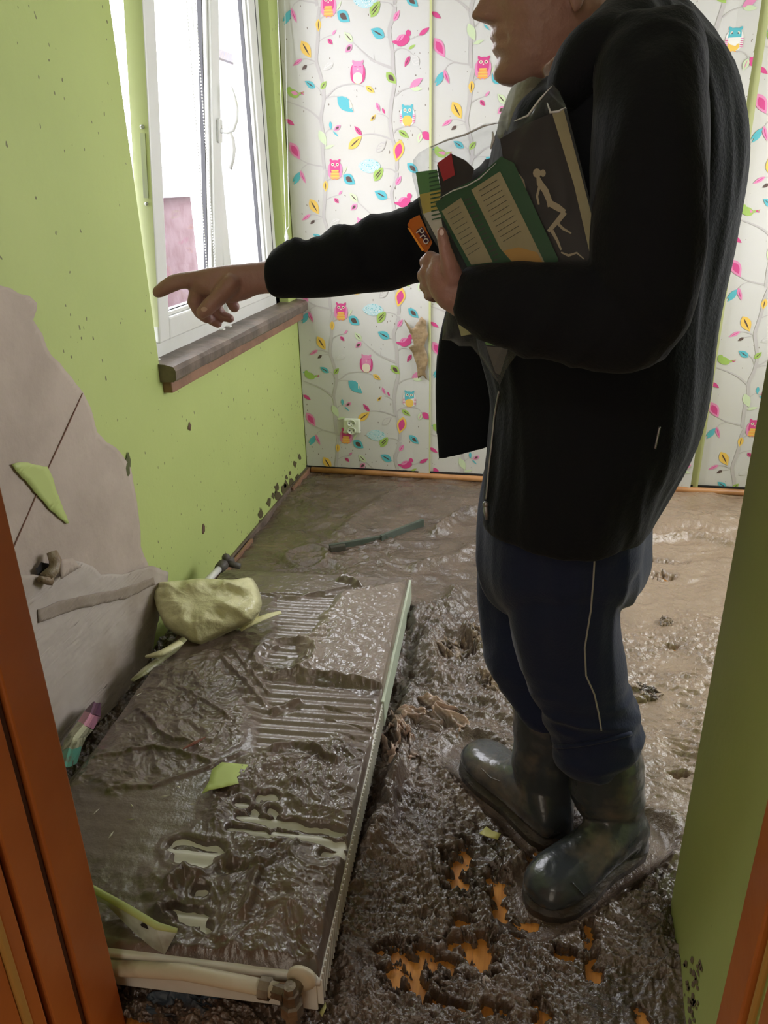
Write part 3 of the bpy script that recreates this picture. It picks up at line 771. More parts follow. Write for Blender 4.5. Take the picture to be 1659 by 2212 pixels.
# ================================================================== RADIATOR LYING FLAT
RZ = .122
a = np.array([-.983, 2.090]); b = np.array([-.372, 2.150]); c = np.array([-.291, .797])
ev = (c-b)/np.linalg.norm(c-b); eu = np.array([-ev[1], ev[0]]); eu = eu if eu[0] > 0 else -eu
RW, RL, RH = .615, float(np.linalg.norm(c-b)), .078
rad_o = b-eu*RW                     # far left corner
rad = empty('panel_radiator', (rad_o[0], rad_o[1], RZ-RH), 'long white panel radiator torn off and lying flat under mud', 'radiator')
rad.rotation_euler = (0, 0, math.atan2(eu[1], eu[0]))   # local x = across, local -y = towards the door
def rl(x, y, z=RZ):                  # photo pixel on the radiator's top -> local across / along
    q_ = PZ(x, y, z)[:2]-rad_o; return float(q_@eu), float(q_@ev)
M['rad'] = mat('radiator_enamel', (.78, .78, .70), .35, bump=[(6, .001)], var=((.64, .64, .54), 6, .5, .75))
M['rad_edge'] = mat('greenish_white_edge', (.50, .56, .44), .4)
PITCH = .0335
def flute(v): return .0035*np.cos(2*PI*v/PITCH)
mb = MB(); n = 240; R1 = []
for i in range(n+1):
    v = RL*i/n; z = RH+float(flute(v))-.004 if 0.03 < v < RL-.03 else RH
    R1.append([(0, -v, RH-.01), (.012, -v, RH), (.03, -v, z), (RW-.03, -v, z), (RW-.010, -v, RH), (RW, -v, RH-.006), (RW, -v, RH-.018), (0, -v, RH-.018)])
mb.rings(R1); mb.build('front_panel', M['rad'], rad, True)
mb = MB(); mb.box((0, -RL, 0), (RW-.006, -RL+.004, RH-.012)); mb.box((0, -.004, 0), (RW-.006, 0, RH-.012)); mb.box((0, -RL, 0), (.004, 0, RH-.014)); mb.box((.002, -RL+.002, 0), (RW-.012, -.002, .012))
mb.build('end_panel', M['rad'], rad, bevel=.002)
mb = MB(); L1 = rl(833, 1500)[1]+.03
mb.box((RW-.004, -L1, .004), (RW+.004, .0, RH)); 
for i in range(26): mb.box((RW-.022, -.02-i*(L1-.04)/26-.012, RH-.006), (RW-.008, -.02-i*(L1-.04)/26, RH+.002))
mb.build('side_cover', M['rad_edge'], rad, bevel=.0015)
mb = MB(); nf = 62
for i in range(nf):
    v = L1+.01+(RL-L1-.015)*i/(nf-1); mb.box((RW-.06, -v-.0012, .012), (RW+.003, -v+.0012, RH-.008))
mb.build('convector_fins', M['rad'], rad)

# mud on it
ni, nj = 430, 860
U, V_ = np.meshgrid(np.linspace(-.012, RW-.001, ni), np.linspace(.007, RL-.006, nj))
def region(pts, soft=.03):
    """soft mask of a polygon given in photo pixels"""
    P = [rl(x, y) for x, y in pts]; ins = np.zeros(U.shape, bool)
    for i in range(len(P)):
        (x1, y1), (x2, y2) = P[i], P[(i+1) % len(P)]
        cnd = ((y1 > V_) != (y2 > V_)); xi_ = (x2-x1)*(V_-y1)/((y2-y1)+1e-12)+x1
        ins ^= cnd & (U < xi_)
    d, _ = seg_dist(U, V_, P+[P[0]]); sd = np.where(ins, d, -d)
    return sm(-soft, soft, sd+.02*fbm(U*14, V_*14, 80, 3))
Uw = U+.035*fbm(U*7, V_*7, 81, 3); Vw = V_+.035*fbm(U*7, V_*7, 85, 3)
th = .0055+.0016*fbm(U*5, V_*5, 82, 3)
ribs = region([(600,1290),(730,1290),(700,1400),(560,1450),(800,1500),(810,1600),(560,1640),(520,1480),(590,1380)], .02)
crink = region([(350,1440),(500,1395),(570,1470),(560,1560),(540,1600),(470,1640),(250,1720),(160,1700)], .025)
tip = region([(730,1290),(880,1262),(835,1495),(640,1465),(650,1400)], .015)
near = region([(560,1640),(740,1600),(790,1640),(700,2110),(380,2060),(330,1900),(430,1790),(480,1690)], .03)
film = region([(180,1700),(440,1700),(460,1780),(330,1880),(180,1860)], .03)
rb = sm(-.1, .7, ribs)
base = flute(V_)*(V_ > .03)*(V_ < RL-.03)*(.04+.84*rb)
th_rib = .004
z = th + crink*(.0055*ridge(Uw*11, Vw*15, 83, 4, .55)+.001) + tip*(.009+.0022*ridge(U*32, V_*32, 84, 3)) \
    + near*(.0068*ridge(Uw*15, Vw*15, 86, 5, .55)+.004+.0015*fbm(U*70, V_*70, 87, 2)) + (1-rb)*.0036 + (1-ribs)*(1-film)*.0012*ridge(U*24, V_*24, 88, 3)
def line(pts, h, w, steep=0.0):
    global z
    P = [rl(x, y) for x, y in pts]; d, s_ = seg_dist(U+.004*fbm(U*40, V_*40, 90, 2), V_+.004*fbm(U*40, V_*40, 91, 2), P)
    z = z+h*np.exp(-(d/w)**2)*(1+steep*s_)
line([(590,1470),(640,1460),(720,1470),(830,1492)], .010, .006); line([(640,1478),(720,1486),(830,1505)], -.006, .012)
line([(590,1625),(640,1612),(690,1635),(730,1660)], .016, .007); line([(600,1640),(650,1630),(700,1650)], -.006, .012)
line([(590,1540),(620,1528),(650,1520)], .012, .006); line([(590,1550),(640,1535)], -.004, .008)
line([(480,1430),(530,1480),(575,1530)], .009, .006); line([(500,1410),(550,1470),(580,1500)], .007, .005)
line([(300,1545),(360,1600),(430,1620)], .009, .005); line([(210,1650),(330,1625),(450,1650),(455,1655)], .008, .005)
line([(240,1715),(330,1705),(440,1670),(520,1635)], .007, .006)
line([(560,1290),(640,1295),(760,1275),(800,1280)], .008, .007); line([(740,1260),(765,1265),(775,1275)], .022, .012)
line([(380,1470),(420,1465),(440,1500),(400,1520)], .004, .006); line([(395,1500),(450,1530),(500,1560)], .006, .005)
for k in range(4): line([(700+k*4, 1530+k*26),(806-k*6, 1556+k*27)], -.004, .0028)
# round print
q_ = rl(618, 1425); d = np.hypot((U-q_[0])*1.0, (V_-q_[1])*1.0)
z += (1-.0)*(.010*np.exp(-((d-.082)/.012)**2)*(1+.5*ridge(U*20, V_*20, 92, 3))-.003*np.exp(-(d/.06)**6)+.006*np.exp(-((d-.060)/.006)**2)*(pn(U*30, V_*30, 3) > -.1))
# finger rakes through the mud and the bared white enamel
for pts, w in (([(497,1792),(560,1800),(590,1812)], .008), ([(520,1766),(570,1776),(590,1788)], .008), ([(590,1776),(650,1790),(735,1806)], .009),
               ([(600,1802),(680,1815),(738,1832)], .010), ([(560,1726),(566,1729)], .011), ([(584,1727),(590,1730)], .010), ([(545,1752),(552,1756)], .010),
               ([(518,1738),(524,1741)], .010), ([(588,1756),(594,1758)], .010), ([(700,1846),(735,1850)], .008), ([(380,1830),(468,1842)], .014), ([(390,1852),(440,1864)], .015),
               ([(375,1972),(430,1990)], .014), ([(430,1930),(440,1933)], .009), ([(440,2010),(448,2012)], .008)):
    P = [rl(x, y) for x, y in pts]; d, s_ = seg_dist(U+.006*fbm(U*22, V_*22, 95, 3), V_+.006*fbm(U*22, V_*22, 96, 3), P)
    z = np.where(z > .003, .003+(z-.003)*(1-.75*np.exp(-(d/(w*3.2))**2)), z)
    z = z+.004*np.exp(-((d-w*1.9)/(w*.6))**2)
    k_ = sm(w*1.35, w*.95, d)
    z = z*(1-k_)-.0085*k_
for pts, h, w in (([(495,1860),(510,1870),(560,1880)], .018, .010), ([(480,1885),(540,1878)], -.014, .013), ([(560,1900),(545,1960),(530,1990)], .014, .009), ([(370,1920),(400,1890),(430,1900)], .018, .012),
                  ([(345,1975),(370,1985)], .02, .012), ([(620,1985),(660,2000),(690,1990)], .012, .03), ([(640,1900),(650,1960)], .010, .03), ([(540,1840),(610,1830)], .012, .012), ([(640,1830),(600,1870),(580,1880)], .010, .010)):
    line(pts, h, w)
edge = np.minimum.reduce([U+.012, RW-.001-U, V_-.007+.004, (RL-.006-V_)*.5+.001])
z = z*sm(0, .010, edge)-.004*(1-sm(0, .006, edge))
zz = base + np.maximum(z, -.008)
ZW = RH-.0005 + zz
silt_sheen = np.clip(.55*tip+.35*ribs+.30*sm(.2, 1., near)*sm(.3, .5, U)*sm(-.2, .4, pn(U*6, V_*6, 99))+.1*film, 0, 1)  # paler ribs carry sky sheen put into the mud colour
o = grid_obj('radiator_mud', U, -V_, ZW, M['mud_smooth'], silt_sheen)
o.location = rad.location; o.rotation_euler = rad.rotation_euler
tag(o, 'slick brown mud skin with wrinkles and finger rakes over the radiator', 'mud', kind='stuff')

# pipe + valve at its near end
M['pipe'] = mat('ivory_painted_pipe', (.60, .55, .40), .4, bump=[(25, .002)], var=((.30, .22, .14), 9, .5, .68))
M['brass'] = mat('muddy_brass_valve', (.26, .22, .16), .4, metal=.5, bump=[(30, .003)], var=((.12, .09, .06), 20, .4, .6))
def W2(x, y, Y): return PY(x, y, Y)
q0, q1, q2 = W2(150, 2085, .765), W2(400, 2100, .768), W2(600, 2140, .772)
pv = empty('heating_pipe', q2, 'ivory painted heating pipe with a muddy valve at the near end of the radiator', 'pipe')
mb = MB(); mb.tube([np.array(p)-q2 for p in (q0, (q0+q1)/2, q1, (q1+q2)/2, q2)], .0125, 14); mb.build('pipe_run', M['pipe'], pv, True)
v0 = W2(628, 2150, .765)-q2
mb = MB()
mb.tube([v0+np.array(k) for k in ((0, 0, -.075), (0, 0, -.04), (0, 0, -.038), (0, 0, -.015), (0, 0, -.013), (0, 0, .008), (0, 0, .010), (0, 0, .022))], [.013, .013, .019, .019, .014, .014, .011, .010], 8)
mb.tube([(-.03, 0, 0), (-.012, 0, 0), (-.010, 0, 0), tuple(v0+np.array([-.008, 0, 0]))], [.017, .017, .012, .012], 8)
mb.tube([tuple(v0), tuple(v0+np.array([.0, .012, .0])), tuple(v0+np.array([.005, .03, .005]))], [.014, .016, .012], 8)
mb.build('valve_body', M['brass'], pv)
mb = MB(); mb.rings([[(v0[0]+.012+r_*math.cos(2*PI*k/20), y_, v0[2]+.012+r_*math.sin(2*PI*k/20)) for k in range(20)] for r_, y_ in ((.024, .020), (.024, .012), (.014, .010))]); mb.build('escutcheon', M['pipe'], pv, True)

# bent white cover plate at the near-left corner
def hand_plate():
    z0 = .165
    P = [PZ(150, 1893, z0+.02), PZ(205, 1925, z0+.015), PZ(340, 2003, z0+.004), PZ(383, 2012, z0), PZ(357, 2060, z0-.035), PZ(330, 2045, z0-.035), PZ(290, 2010, z0-.03), PZ(255, 1958, z0-.02), PZ(150, 1925, z0)]
    return P
pl = hand_plate(); pc = pl[3]
bp_ = empty('bent_cover_plate', pc, 'bent greenish-white metal cover plate with small holes, beside the left door frame', 'metal plate')
mb = MB(); Q = [np.array(p)-pc for p in pl]; up_ = np.array([0, 0, .003])
mb.add([q for q in Q], [(0, 1, 8), (1, 7, 8), (1, 2, 6, 7), (2, 5, 6), (2, 3, 4, 5)][::1])
o = mb.build('plate', mat('pale_blue_plate', (.55, .62, .56), .35, bump=[(10, .002)], var=((.30, .30, .24), 9, .52, .62)), bp_)
so = o.modifiers.new('t', 'SOLIDIFY'); so.thickness = .0025
mb = MB(); mb.tube([Q[0]+up_, Q[1]+up_, (Q[1]+Q[2])/2+up_*1.4, Q[2]+up_, Q[3]+up_*.5], [.005, .006, .0065, .006, .004], 8); mb.build('rolled_edge', mat('yellow_green_edge', (.50, .58, .22), .4), bp_, True)
mb = MB()
nrm = np.cross(Q[2]-Q[6], Q[5]-Q[6]); nrm /= np.linalg.norm(nrm); nrm = nrm if nrm@(EYE-pc) > 0 else -nrm
for (x, y, r_, l_) in ((296,1984,.0035,0), (307,1990,.005,0), (325,2000,.006,.010)):
    # project pixel onto plate plane
    d = ray(x, y); t_ = ((Q[6]+pc-EYE)@nrm)/(d@nrm); p_ = EYE+d*t_-pc+nrm*.0022
    e1 = (Q[5]-Q[2]); e1 = (Q[3]-Q[2])/np.linalg.norm(Q[3]-Q[2]); e2 = np.cross(nrm, e1)
    mb.add([p_+e1*((r_+l_)*math.cos(2*PI*k/14))+e2*(r_*math.sin(2*PI*k/14)) for k in range(14)], [tuple(range(14))])
mb.build('screw_hole', M['black'], bp_)

# white pipe stub with black valve at the far left corner
q0, q1 = PZ(440, 1262, .17), PZ(487, 1215, .17)
v = empty('radiator_valve', q1, 'dark muddy radiator valve on a short white pipe near the far corner of the radiator', 'valve')
mb = MB(); mb.tube([q0-q1, (q0-q1)*.3], .011, 12); mb.build('pipe_stub', M['pvc'], v, True)
mb = MB(); mb.tube([(q0-q1)*.32, (q0-q1)*.1, (0, 0, 0), (.02, .02, 0)], [.016, .019, .015, .012], 8); mb.ball((.004, .0, .018), .014); mb.tube([(0, 0, 0), (.05, .0, -.01)], [.012, .010], 8); mb.build('valve_body', mat('dark_valve', (.09, .08, .07), .5, bump=[(40, .003)]), v, True)
# dark pipe along the wall
q0, q1 = PZ(385, 1425, .115), PZ(120, 1735, .10)
mb = MB(); mb.tube([q0+(q1-q0)*k/6+np.array([0, 0, .003*math.sin(k*2)]) for k in range(7)], .011, 12)
o = mb.build('wall_pipe', mat('muddy_pipe', (.16, .13, .10), .4, bump=[(30, .003)]), None, True); tag(o, 'muddy grey pipe running along the foot of the torn left wall', 'pipe')

# ---------------- torn wall on the left
PLX = lambda off_: (lambda a_, b_, h_: (XL+.0+off_+h_, a_, b_))
def wpx(pts): return [(float(q[1]), float(q[2])) for q in (PX(x, y, XL+.003) for x, y in pts)]
up_pts = [(-60,600),(0,617),(22,622),(40,634),(62,640),(78,655),(78,668),(70,690),(90,722),(100,752),(118,775),(140,800),(163,830),(178,848),(195,882),(210,935),(228,955),(250,968),(265,985),(280,1010),(286,1040),(295,1085),(300,1130),(303,1180),(315,1210),(325,1232),(318,1260),(60,1270),(-60,1260)]
o = flat_poly('torn_wall_lining', jag(wpx(up_pts), .003, .018, 2), PLX(.001), M['lining'], .001, .0022, seed=1, thick=.001)
tag(o, 'pinkish grey bare lining patch on the left wall where green paint tore off', 'wall lining')
lo_pts = [(60,1240),(96,1250),(125,1240),(150,1210),(185,1222),(205,1240),(250,1240),(290,1228),(318,1222),(352,1236),(345,1290),(322,1372),(312,1440),(290,1470),(200,1560),(128,1606),(60,1640),(-40,1500),(-60,1245)]
o = flat_poly('hanging_lining_sheet', jag(wpx(lo_pts), .002, .02, 3), PLX(.012), mat('grey_lining_sheet', (.46, .41, .36), .7, bump=[(12, .002)], var=((.34, .28, .22), 2.6, .5, .68)), .001, .006, seed=9, thick=.003)
tag(o, 'pale grey lining sheet with a muddy band at the foot of the left wall', 'lining sheet')
bandm = mat('dried_mud_band', (.27, .22, .17), .75, bump=[(30, .002)], var=((.34, .29, .24), 9, .4, .7))
o2 = flat_poly('mud_band', jag(wpx([(66,1316),(110,1298),(170,1284),(240,1272),(288,1258),(318,1246),(320,1262),(290,1276),(262,1290),(200,1304),(140,1318),(96,1334),(66,1344)]), .002, .02, 6), PLX(.0165), bandm, .0008, .006, seed=9, thick=.001, parent=o)
# folded green edge of the sheet, green scrap, seam, hole
o = flat_poly('green_paint_scrap', jag(wpx([(20,1003),(45,998),(97,1008),(108,1030),(122,1075),(144,1130),(138,1130),(100,1098),(62,1052),(30,1018)]), .0015, .012, 5), PLX(.006), M['green2'], .001, .002, seed=3)
tag(o, 'leaf-shaped scrap of green painted paper left on the bare lining', 'paint scrap')
P0, P1, P2 = PX(178, 850, XL+.006), PX(100, 1020, XL+.006), PX(26, 1190, XL+.006)
mb = MB(); mb.tube([P0, (P0+P1)/2+np.array([0, .002, 0]), P1, P2], .0016, 6); o = mb.build('lining_seam', mat('seam_dark', (.18, .09, .06), .8)); tag(o, 'thin dark slanting seam across the bare lining', 'seam')
def spots(name, lst, off_, m, label, cat):
    m_ = MB()
    for (x, y, rx, ry) in lst:
        c_ = PX(x, y, XL+off_); n_ = 12; rr = random.Random(x)
        pts = [PX(x+rx*math.cos(2*PI*k/n_)*rr.uniform(.5, 1.1), y+ry*math.sin(2*PI*k/n_)*rr.uniform(.6, 1.1), XL+off_) for k in range(n_)]
        m_.add(pts+[c_+np.array([.003, 0, 0])], [(k, (k+1) % n_, n_) for k in range(n_)])
    o_ = m_.build(name, m); tag(o_, label, cat); return o_
spots('chipped_hole', [(276,1012,8,34)], .004, mat('hole_olive', (.10, .11, .04), .8), 'narrow chipped hole at the edge of the green paint', 'hole')
spots('rusty_nail_hole', [(410,922,4,11)], .002, M['rust_spot'], 'brown nail hole in the green wall below the sill, upper of two', 'hole')
spots('rusty_nail_hole', [(440,1143,5,12)], .002, M['rust_spot'], 'brown nail hole low in the green wall, lower of two', 'hole')
for o_, x_, y_ in ((None, 0, 0),): pass
M['wetmark'] = mat('mud_smear_on_wall', (.10, .085, .04), .5)
rr = random.Random(5); m_ = MB()
for i in range(46):
    t_ = rr.random(); x = 560+90*t_; y = 1165-125*t_-rr.random()**2*70+8; r_ = rr.uniform(1.5, 6)*(1 if rr.random() < .8 else 2); n_ = 9
    pts = [PX(x+r_*math.cos(2*PI*k/n_)*rr.uniform(.5, 1.2), y+r_*1.8*math.sin(2*PI*k/n_)*rr.uniform(.5, 1.2), XL+.0018) for k in range(n_)]
    m_.add(pts, [tuple(range(n_))])
o = m_.build('mud_smear', M['wetmark']); tag(o, 'dark mud splashes along the bottom of the green wall by the far corner', 'mud splash', kind='stuff')
br = PX(103, 1228, XL+.02)
wb_ = empty('broken_wall_bracket', br, 'rusty broken radiator bracket in a jagged hole of the torn wall', 'bracket')
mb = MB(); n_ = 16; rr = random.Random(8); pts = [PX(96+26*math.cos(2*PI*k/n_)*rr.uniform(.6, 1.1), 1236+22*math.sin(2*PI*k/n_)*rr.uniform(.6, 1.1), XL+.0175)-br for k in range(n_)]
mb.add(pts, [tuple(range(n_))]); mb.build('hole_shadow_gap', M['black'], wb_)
mb = MB(); e = PX(112, 1192, XL+.03)-br; f_ = PX(98, 1250, XL+.03)-br
mb.tube([e, e*.5+np.array([.014, 0, 0]), np.array([.016, 0, 0]), f_], [.012, .014, .013, .016], 6); mb.tube([f_+np.array([0, -.02, .01]), f_+np.array([.008, .0, -.006]), f_+np.array([0, .025, .01])], [.008, .012, .006], 6)
mb.build('bracket_arm', mat('rusty_ochre', (.24, .17, .10), .5, bump=[(60, .004)], var=((.42, .36, .28), 30, .45, .6)), wb_, True)
o = flat_poly('curled_lining_chip', [(float(q[1]), float(q[2])) for q in (PX(x, y, XL+.03) for x, y in ((120,1208),(150,1205),(170,1225),(140,1240),(122,1250)))], PLX(.03), M['lining'], .001, .008, seed=2, thick=.002)
tag(o, 'curled chip of lining paper beside the broken bracket', 'paper chip')

# ---------------- yellow plastic bag
M['bag'] = mat('yellow_translucent_plastic', (.80, .78, .48), .32, trans=.0, spec=.6, bump=[(22, .006), (60, .002)], var=((.60, .57, .30), 6, .42, .7))
bc = np.array([-.885, 1.80, .125])
bg = empty('plastic_bag', bc, 'knotted pale yellow translucent plastic bag slumped against the green wall', 'plastic bag')
ol_ = [(336,1300),(338,1278),(346,1264),(375,1259),(410,1256),(450,1255),(490,1256),(520,1254),(546,1249),(556,1266),(563,1285),(566,1303),(558,1325),(545,1341),(515,1352),(485,1365),(455,1380),(432,1392),(415,1388),(395,1376),(375,1368),(358,1356),(350,1340),(341,1320)]
def bagp(x, y, k):
    t_ = (y-1250)/142.0; Yp = 1.86-.20*t_; p = PY(x, y, Yp); return p+np.array([-.05, -.50, .62])*k*-1
V2 = []; Fq = []; n_ = len(ol_); kk = 5; O2 = []
for i in range(n_):
    for j in range(kk): O2.append((ol_[i][0]+(ol_[(i+1) % n_][0]-ol_[i][0])*j/kk, ol_[i][1]+(ol_[(i+1) % n_][1]-ol_[i][1])*j/kk))
n_ = len(O2); RR = 16
for side in (1, -1):
    for j in range(RR+1):
        k = j/RR; h_ = .075*math.sqrt(max(0, 1-k**2.6))
        for (x, y) in O2:
            xx, yy = 452+(x-452)*k, 1314+(y-1314)*k
            cr_ = float(ridge(np.array(xx*.016), np.array(yy*.022), 2.0, 4, .5))
            V2.append(bagp(xx, yy, -side*h_*(1+.30*(cr_-.4)*sm(.15, .6, k)*(side > 0))))
per = (RR+1)*n_
for s_ in range(2):
    for j in range(RR):
        for i in range(n_):
            a_, b_ = s_*per+j*n_+i, s_*per+j*n_+(i+1) % n_; q = (a_, b_, b_+n_, a_+n_); Fq.append(q if s_ else q[::-1])
for i in range(n_): a_, b_ = RR*n_+i, RR*n_+(i+1) % n_; Fq.append((a_, b_, per+b_, per+a_))
V2 = [v-bc for v in V2]
mesh('bag_body', V2, Fq, M['bag'], bg, True)
def ribbon(name, pts, ws, m, parent, tw=.5):
    m_ = MB(); R_ = []
    for i, p in enumerate(pts):
        t_ = np.array(pts[min(i+1, len(pts)-1)])-np.array(pts[max(i-1, 0)]); t_ = t_/np.linalg.norm(t_)
        u = np.cross(t_, (0, 0, 1)); u /= np.linalg.norm(u); w = np.cross(u, t_)
        R_.append([np.array(p)+u*ws[i]*math.cos(a_)*(1+.3*math.sin(3*a_+i))+w*ws[i]*tw*math.sin(a_) for a_ in [2*PI*k/12 for k in range(12)]])
    m_.rings(R_); return m_.build(name, m, parent, True)
A_, B_ = PZ(520, 1362, .15)-bc, PZ(606, 1322, .16)-bc
ribbon('bag_tie', [A_, (A_*.7+B_*.3)+np.array([0, 0, .01]), (A_*.3+B_*.7)+np.array([0, 0, .006]), B_], [.006, .012, .010, .007], M['bag'], bg)
A_, B_, C_ = PZ(400, 1380, .16)-bc, PZ(345, 1425, .135)-bc, PZ(285, 1470, .13)-bc
ribbon('bag_handle', [A_, A_*.5+B_*.5, B_, B_*.5+C_*.5, C_], [.010, .018, .012, .014, .006], mat('dirty_bag_plastic', (.36, .36, .18), .35, bump=[(40, .004)], trans=.2), bg)
for q in ((392,1388,350,1412,315,1418),): 
    ribbon('bag_handle', [PZ(q[0], q[1], .165)-bc, PZ(q[2], q[3], .16)-bc, PZ(q[4], q[5], .15)-bc], [.010, .014, .006], M['bag'], bg)

# ---------------- small debris
def flake(name, px_pts, z, m, label, cat, group=None, rough=.003, seed=1):
    q_ = [(float(p[0]), float(p[1])) for p in (PZ(x, y, z) for x, y in px_pts)]
    o_ = flat_poly(name, q_, lambda a_, b_, h_: (a_, b_, z+h_), m, .0, rough, seed=seed, thick=.0015)
    return tag(o_, label, cat, group)
flake('paint_flake', [(436,1716),(452,1690),(458,1665),(480,1650),(536,1654),(528,1668),(512,1680),(516,1694),(478,1704),(455,1708)], .142, mat('fresh_green_flake', (.50, .62, .20), .6), 'bright yellow-green paint flake lying on the muddy radiator', 'paint flake')
# chips
M['chip'] = mat('pale_chip', (.62, .60, .50), .6)
rr = random.Random(12)
for i, (x, y) in enumerate([(240,1803),(272,1655),(330,1585),(420,1590),(405,1592),(385,1700),(415,1737),(208,1753),(282,1770),(355,1720),(232,1690),(300,1500),(468,1355),(285,1740),(660,1395)]):
    a_ = rr.uniform(0, 3.1); c_ = PZ(x, y, .136); L = rr.uniform(.004, .011); w = rr.uniform(.0012, .003)
    m_ = MB(); e1 = np.array([math.cos(a_), math.sin(a_), .1]); e2 = np.array([-math.sin(a_), math.cos(a_), 0])
    m_.add([c_-e1*L, c_-e2*w, c_+e1*L, c_+e2*w, c_+np.array([0, 0, .002])], [(0, 1, 4), (1, 2, 4), (2, 3, 4), (3, 0, 4), (0, 3, 2, 1)])
    o_ = m_.build('paint_chip', M['chip']); tag(o_, 'tiny pale paint chip on the mud over the radiator', 'paint chip', 'tiny pale chips on the radiator mud')
# splinter
q0, q1 = PZ(395, 1618, .145), PZ(445, 1592, .147); mb = MB(); mb.tube([q0, (q0+q1)/2, q1], [.0015, .004, .001], 6); o = mb.build('wood_splinter', mat('splinter', (.22, .08, .05), .6)); tag(o, 'reddish wood splinter on the wrinkled mud', 'splinter')
# dark green trough strip at the back
q0, q1, q2, q3 = PZ(712, 1194, .012), PZ(838, 1172, .014), PZ(825, 1176, .014), PZ(916, 1140, .016)
M['dgreen'] = mat('dark_green_metal', (.075, .095, .075), .35, bump=[(30, .002)])
st = empty('metal_strip', q1, 'broken dark green metal strip half sunk in the mud by the back wall', 'metal strip')
mb = MB()
for (a_, b_, h_) in ((q0, q1, .028), (q2, q3, .034)):
    d = (b_-a_); d[2] = 0; nn = np.array([d[1], -d[0], 0])/np.linalg.norm(d); up = np.array([0, 0, h_])
    mb.obox(a_-q1, b_-a_, -nn*.004, up); mb.obox(a_-q1, b_-a_, nn*.022, np.array([0, 0, .003])); mb.obox(a_-q1+up, b_-a_, -nn*.012, np.array([0, 0, .003]))
mb.build('channel', M['dgreen'], st, bevel=.001)
mb = MB(); d = (q1-q0)/np.linalg.norm(q1-q0); mb.obox(q0-q1, d*.06, np.array([d[1], -d[0], 0])*.02, np.array([0, 0, .030])); mb.build('end_cap', mat('strip_cap', (.06, .055, .04), .6, bump=[(60, .003)]), st, bevel=.003)

# crumpled brown paper/leather sheet by the radiator
def crumple(name, c_, sx, sy, h, m, seed, label, cat, rot=0.0, n=110, fr=6.0):
    g = np.linspace(-1, 1, n); A_, B_ = np.meshgrid(g, g)
    r_ = np.hypot(A_, B_); k = 1-1.7*np.abs(pn(A_*fr*.20+seed, B_*fr*.18, seed))-.55*np.abs(pn(A_*fr*.47, B_*fr*.45+seed, seed+2))*1.6+.12*ridge(A_*fr, B_*fr, seed, 2)
    zz = h*(.25+.75*np.clip(1-r_**2*.8, 0, 1))*(.25+.75*np.clip(k, -.2, 1.2))+h*.10
    w = .22*fbm(A_*2+seed, B_*2, seed+4, 3); e = 1+.18*fbm(np.cos(np.arctan2(B_, A_))*2, np.sin(np.arctan2(B_, A_))*2, seed, 3)
    X_ = (A_*np.sqrt(1-B_**2/2)*e+w)*sx; Y_ = (B_*np.sqrt(1-A_**2/2)*e-w)*sy
    zz = zz*sm(1.02, .8, np.maximum(abs(A_), abs(B_)))-.004
    cr, sr = math.cos(rot), math.sin(rot)
    o_ = grid_obj(name, X_*cr-Y_*sr, X_*sr+Y_*cr, zz, m, np.clip(sm(.35, .95, k+.3*pn(A_*4, B_*4, seed+9)), 0, 1)); o_.location = tuple(c_)
    so_ = o_.modifiers.new('t', 'SOLIDIFY'); so_.thickness = .002
    return tag(o_, label, cat)
M['tanpaper'] = mud_mat('tan_muddy_paper', (.085, .058, .042), (.13, .09, .065), (.50, .34, .25), .34, .8)
crumple('crumpled_paper_sheet', PZ(925, 1560, .012), .12, .075, .062, M['tanpaper'], 3.3, 'crumpled tan paper sheet smeared with mud beside the radiator edge', 'paper', .3)
crumple('crumpled_paper_sheet', PZ(862, 1620, .01), .05, .10, .07, M['tanpaper'], 8.1, 'narrow brown crumpled paper fold wedged along the radiator side', 'paper', .2)
crumple('mud_clod', PZ(1020, 1395, .01), .05, .045, .07, M['mud'], 5.2, 'dark jagged clod of mud just behind the far boot, beside the trouser leg', 'mud clod', .5, 70)
crumple('mud_clod', PZ(965, 1420, .01), .06, .07, .055, M['mud'], 6.7, 'glossy heaped mud clod between radiator and trouser leg', 'mud clod', .1, 70)
crumple('mud_clod', PZ(1050, 1490, .01), .06, .05, .06, M['mud'], 9.4, 'wet leathery mud clod in front of the trouser shin', 'mud clod', .9, 70)
crumple('mud_clod', PZ(1437, 1350, .008), .025, .03, .035, M['mud'], 2.4, 'small grey stone-like clod on the tan mud right of the legs', 'mud clod', 0, 60)
crumple('mud_clod', PZ(1565, 1350, .008), .03, .03, .03, M['mud'], 4.4, 'small clod at the edge of the right wall', 'mud clod', 0, 60)
crumple('mud_clod', PZ(1385, 1500, .008), .06, .045, .04, M['mud'], 1.4, 'shiny wrinkled clod just right of the near knee', 'mud clod', .4, 70)
crumple('mud_clod', PZ(1560, 1285, .008), .05, .03, .03, M['mud'], 7.4, 'shiny flat clod by the right wall below the back ridge', 'mud clod', .4, 70)
crumple('blue_rag', PZ(400, 2165, .012), .07, .035, .030, mat('dirty_blue_rag', (.05, .075, .10), .5, bump=[(30, .004)], var=((.04, .03, .025), 12, .45, .6)), 6.1, 'dirty blue rag in the dark mud under the heating pipe', 'rag', .2, 60)
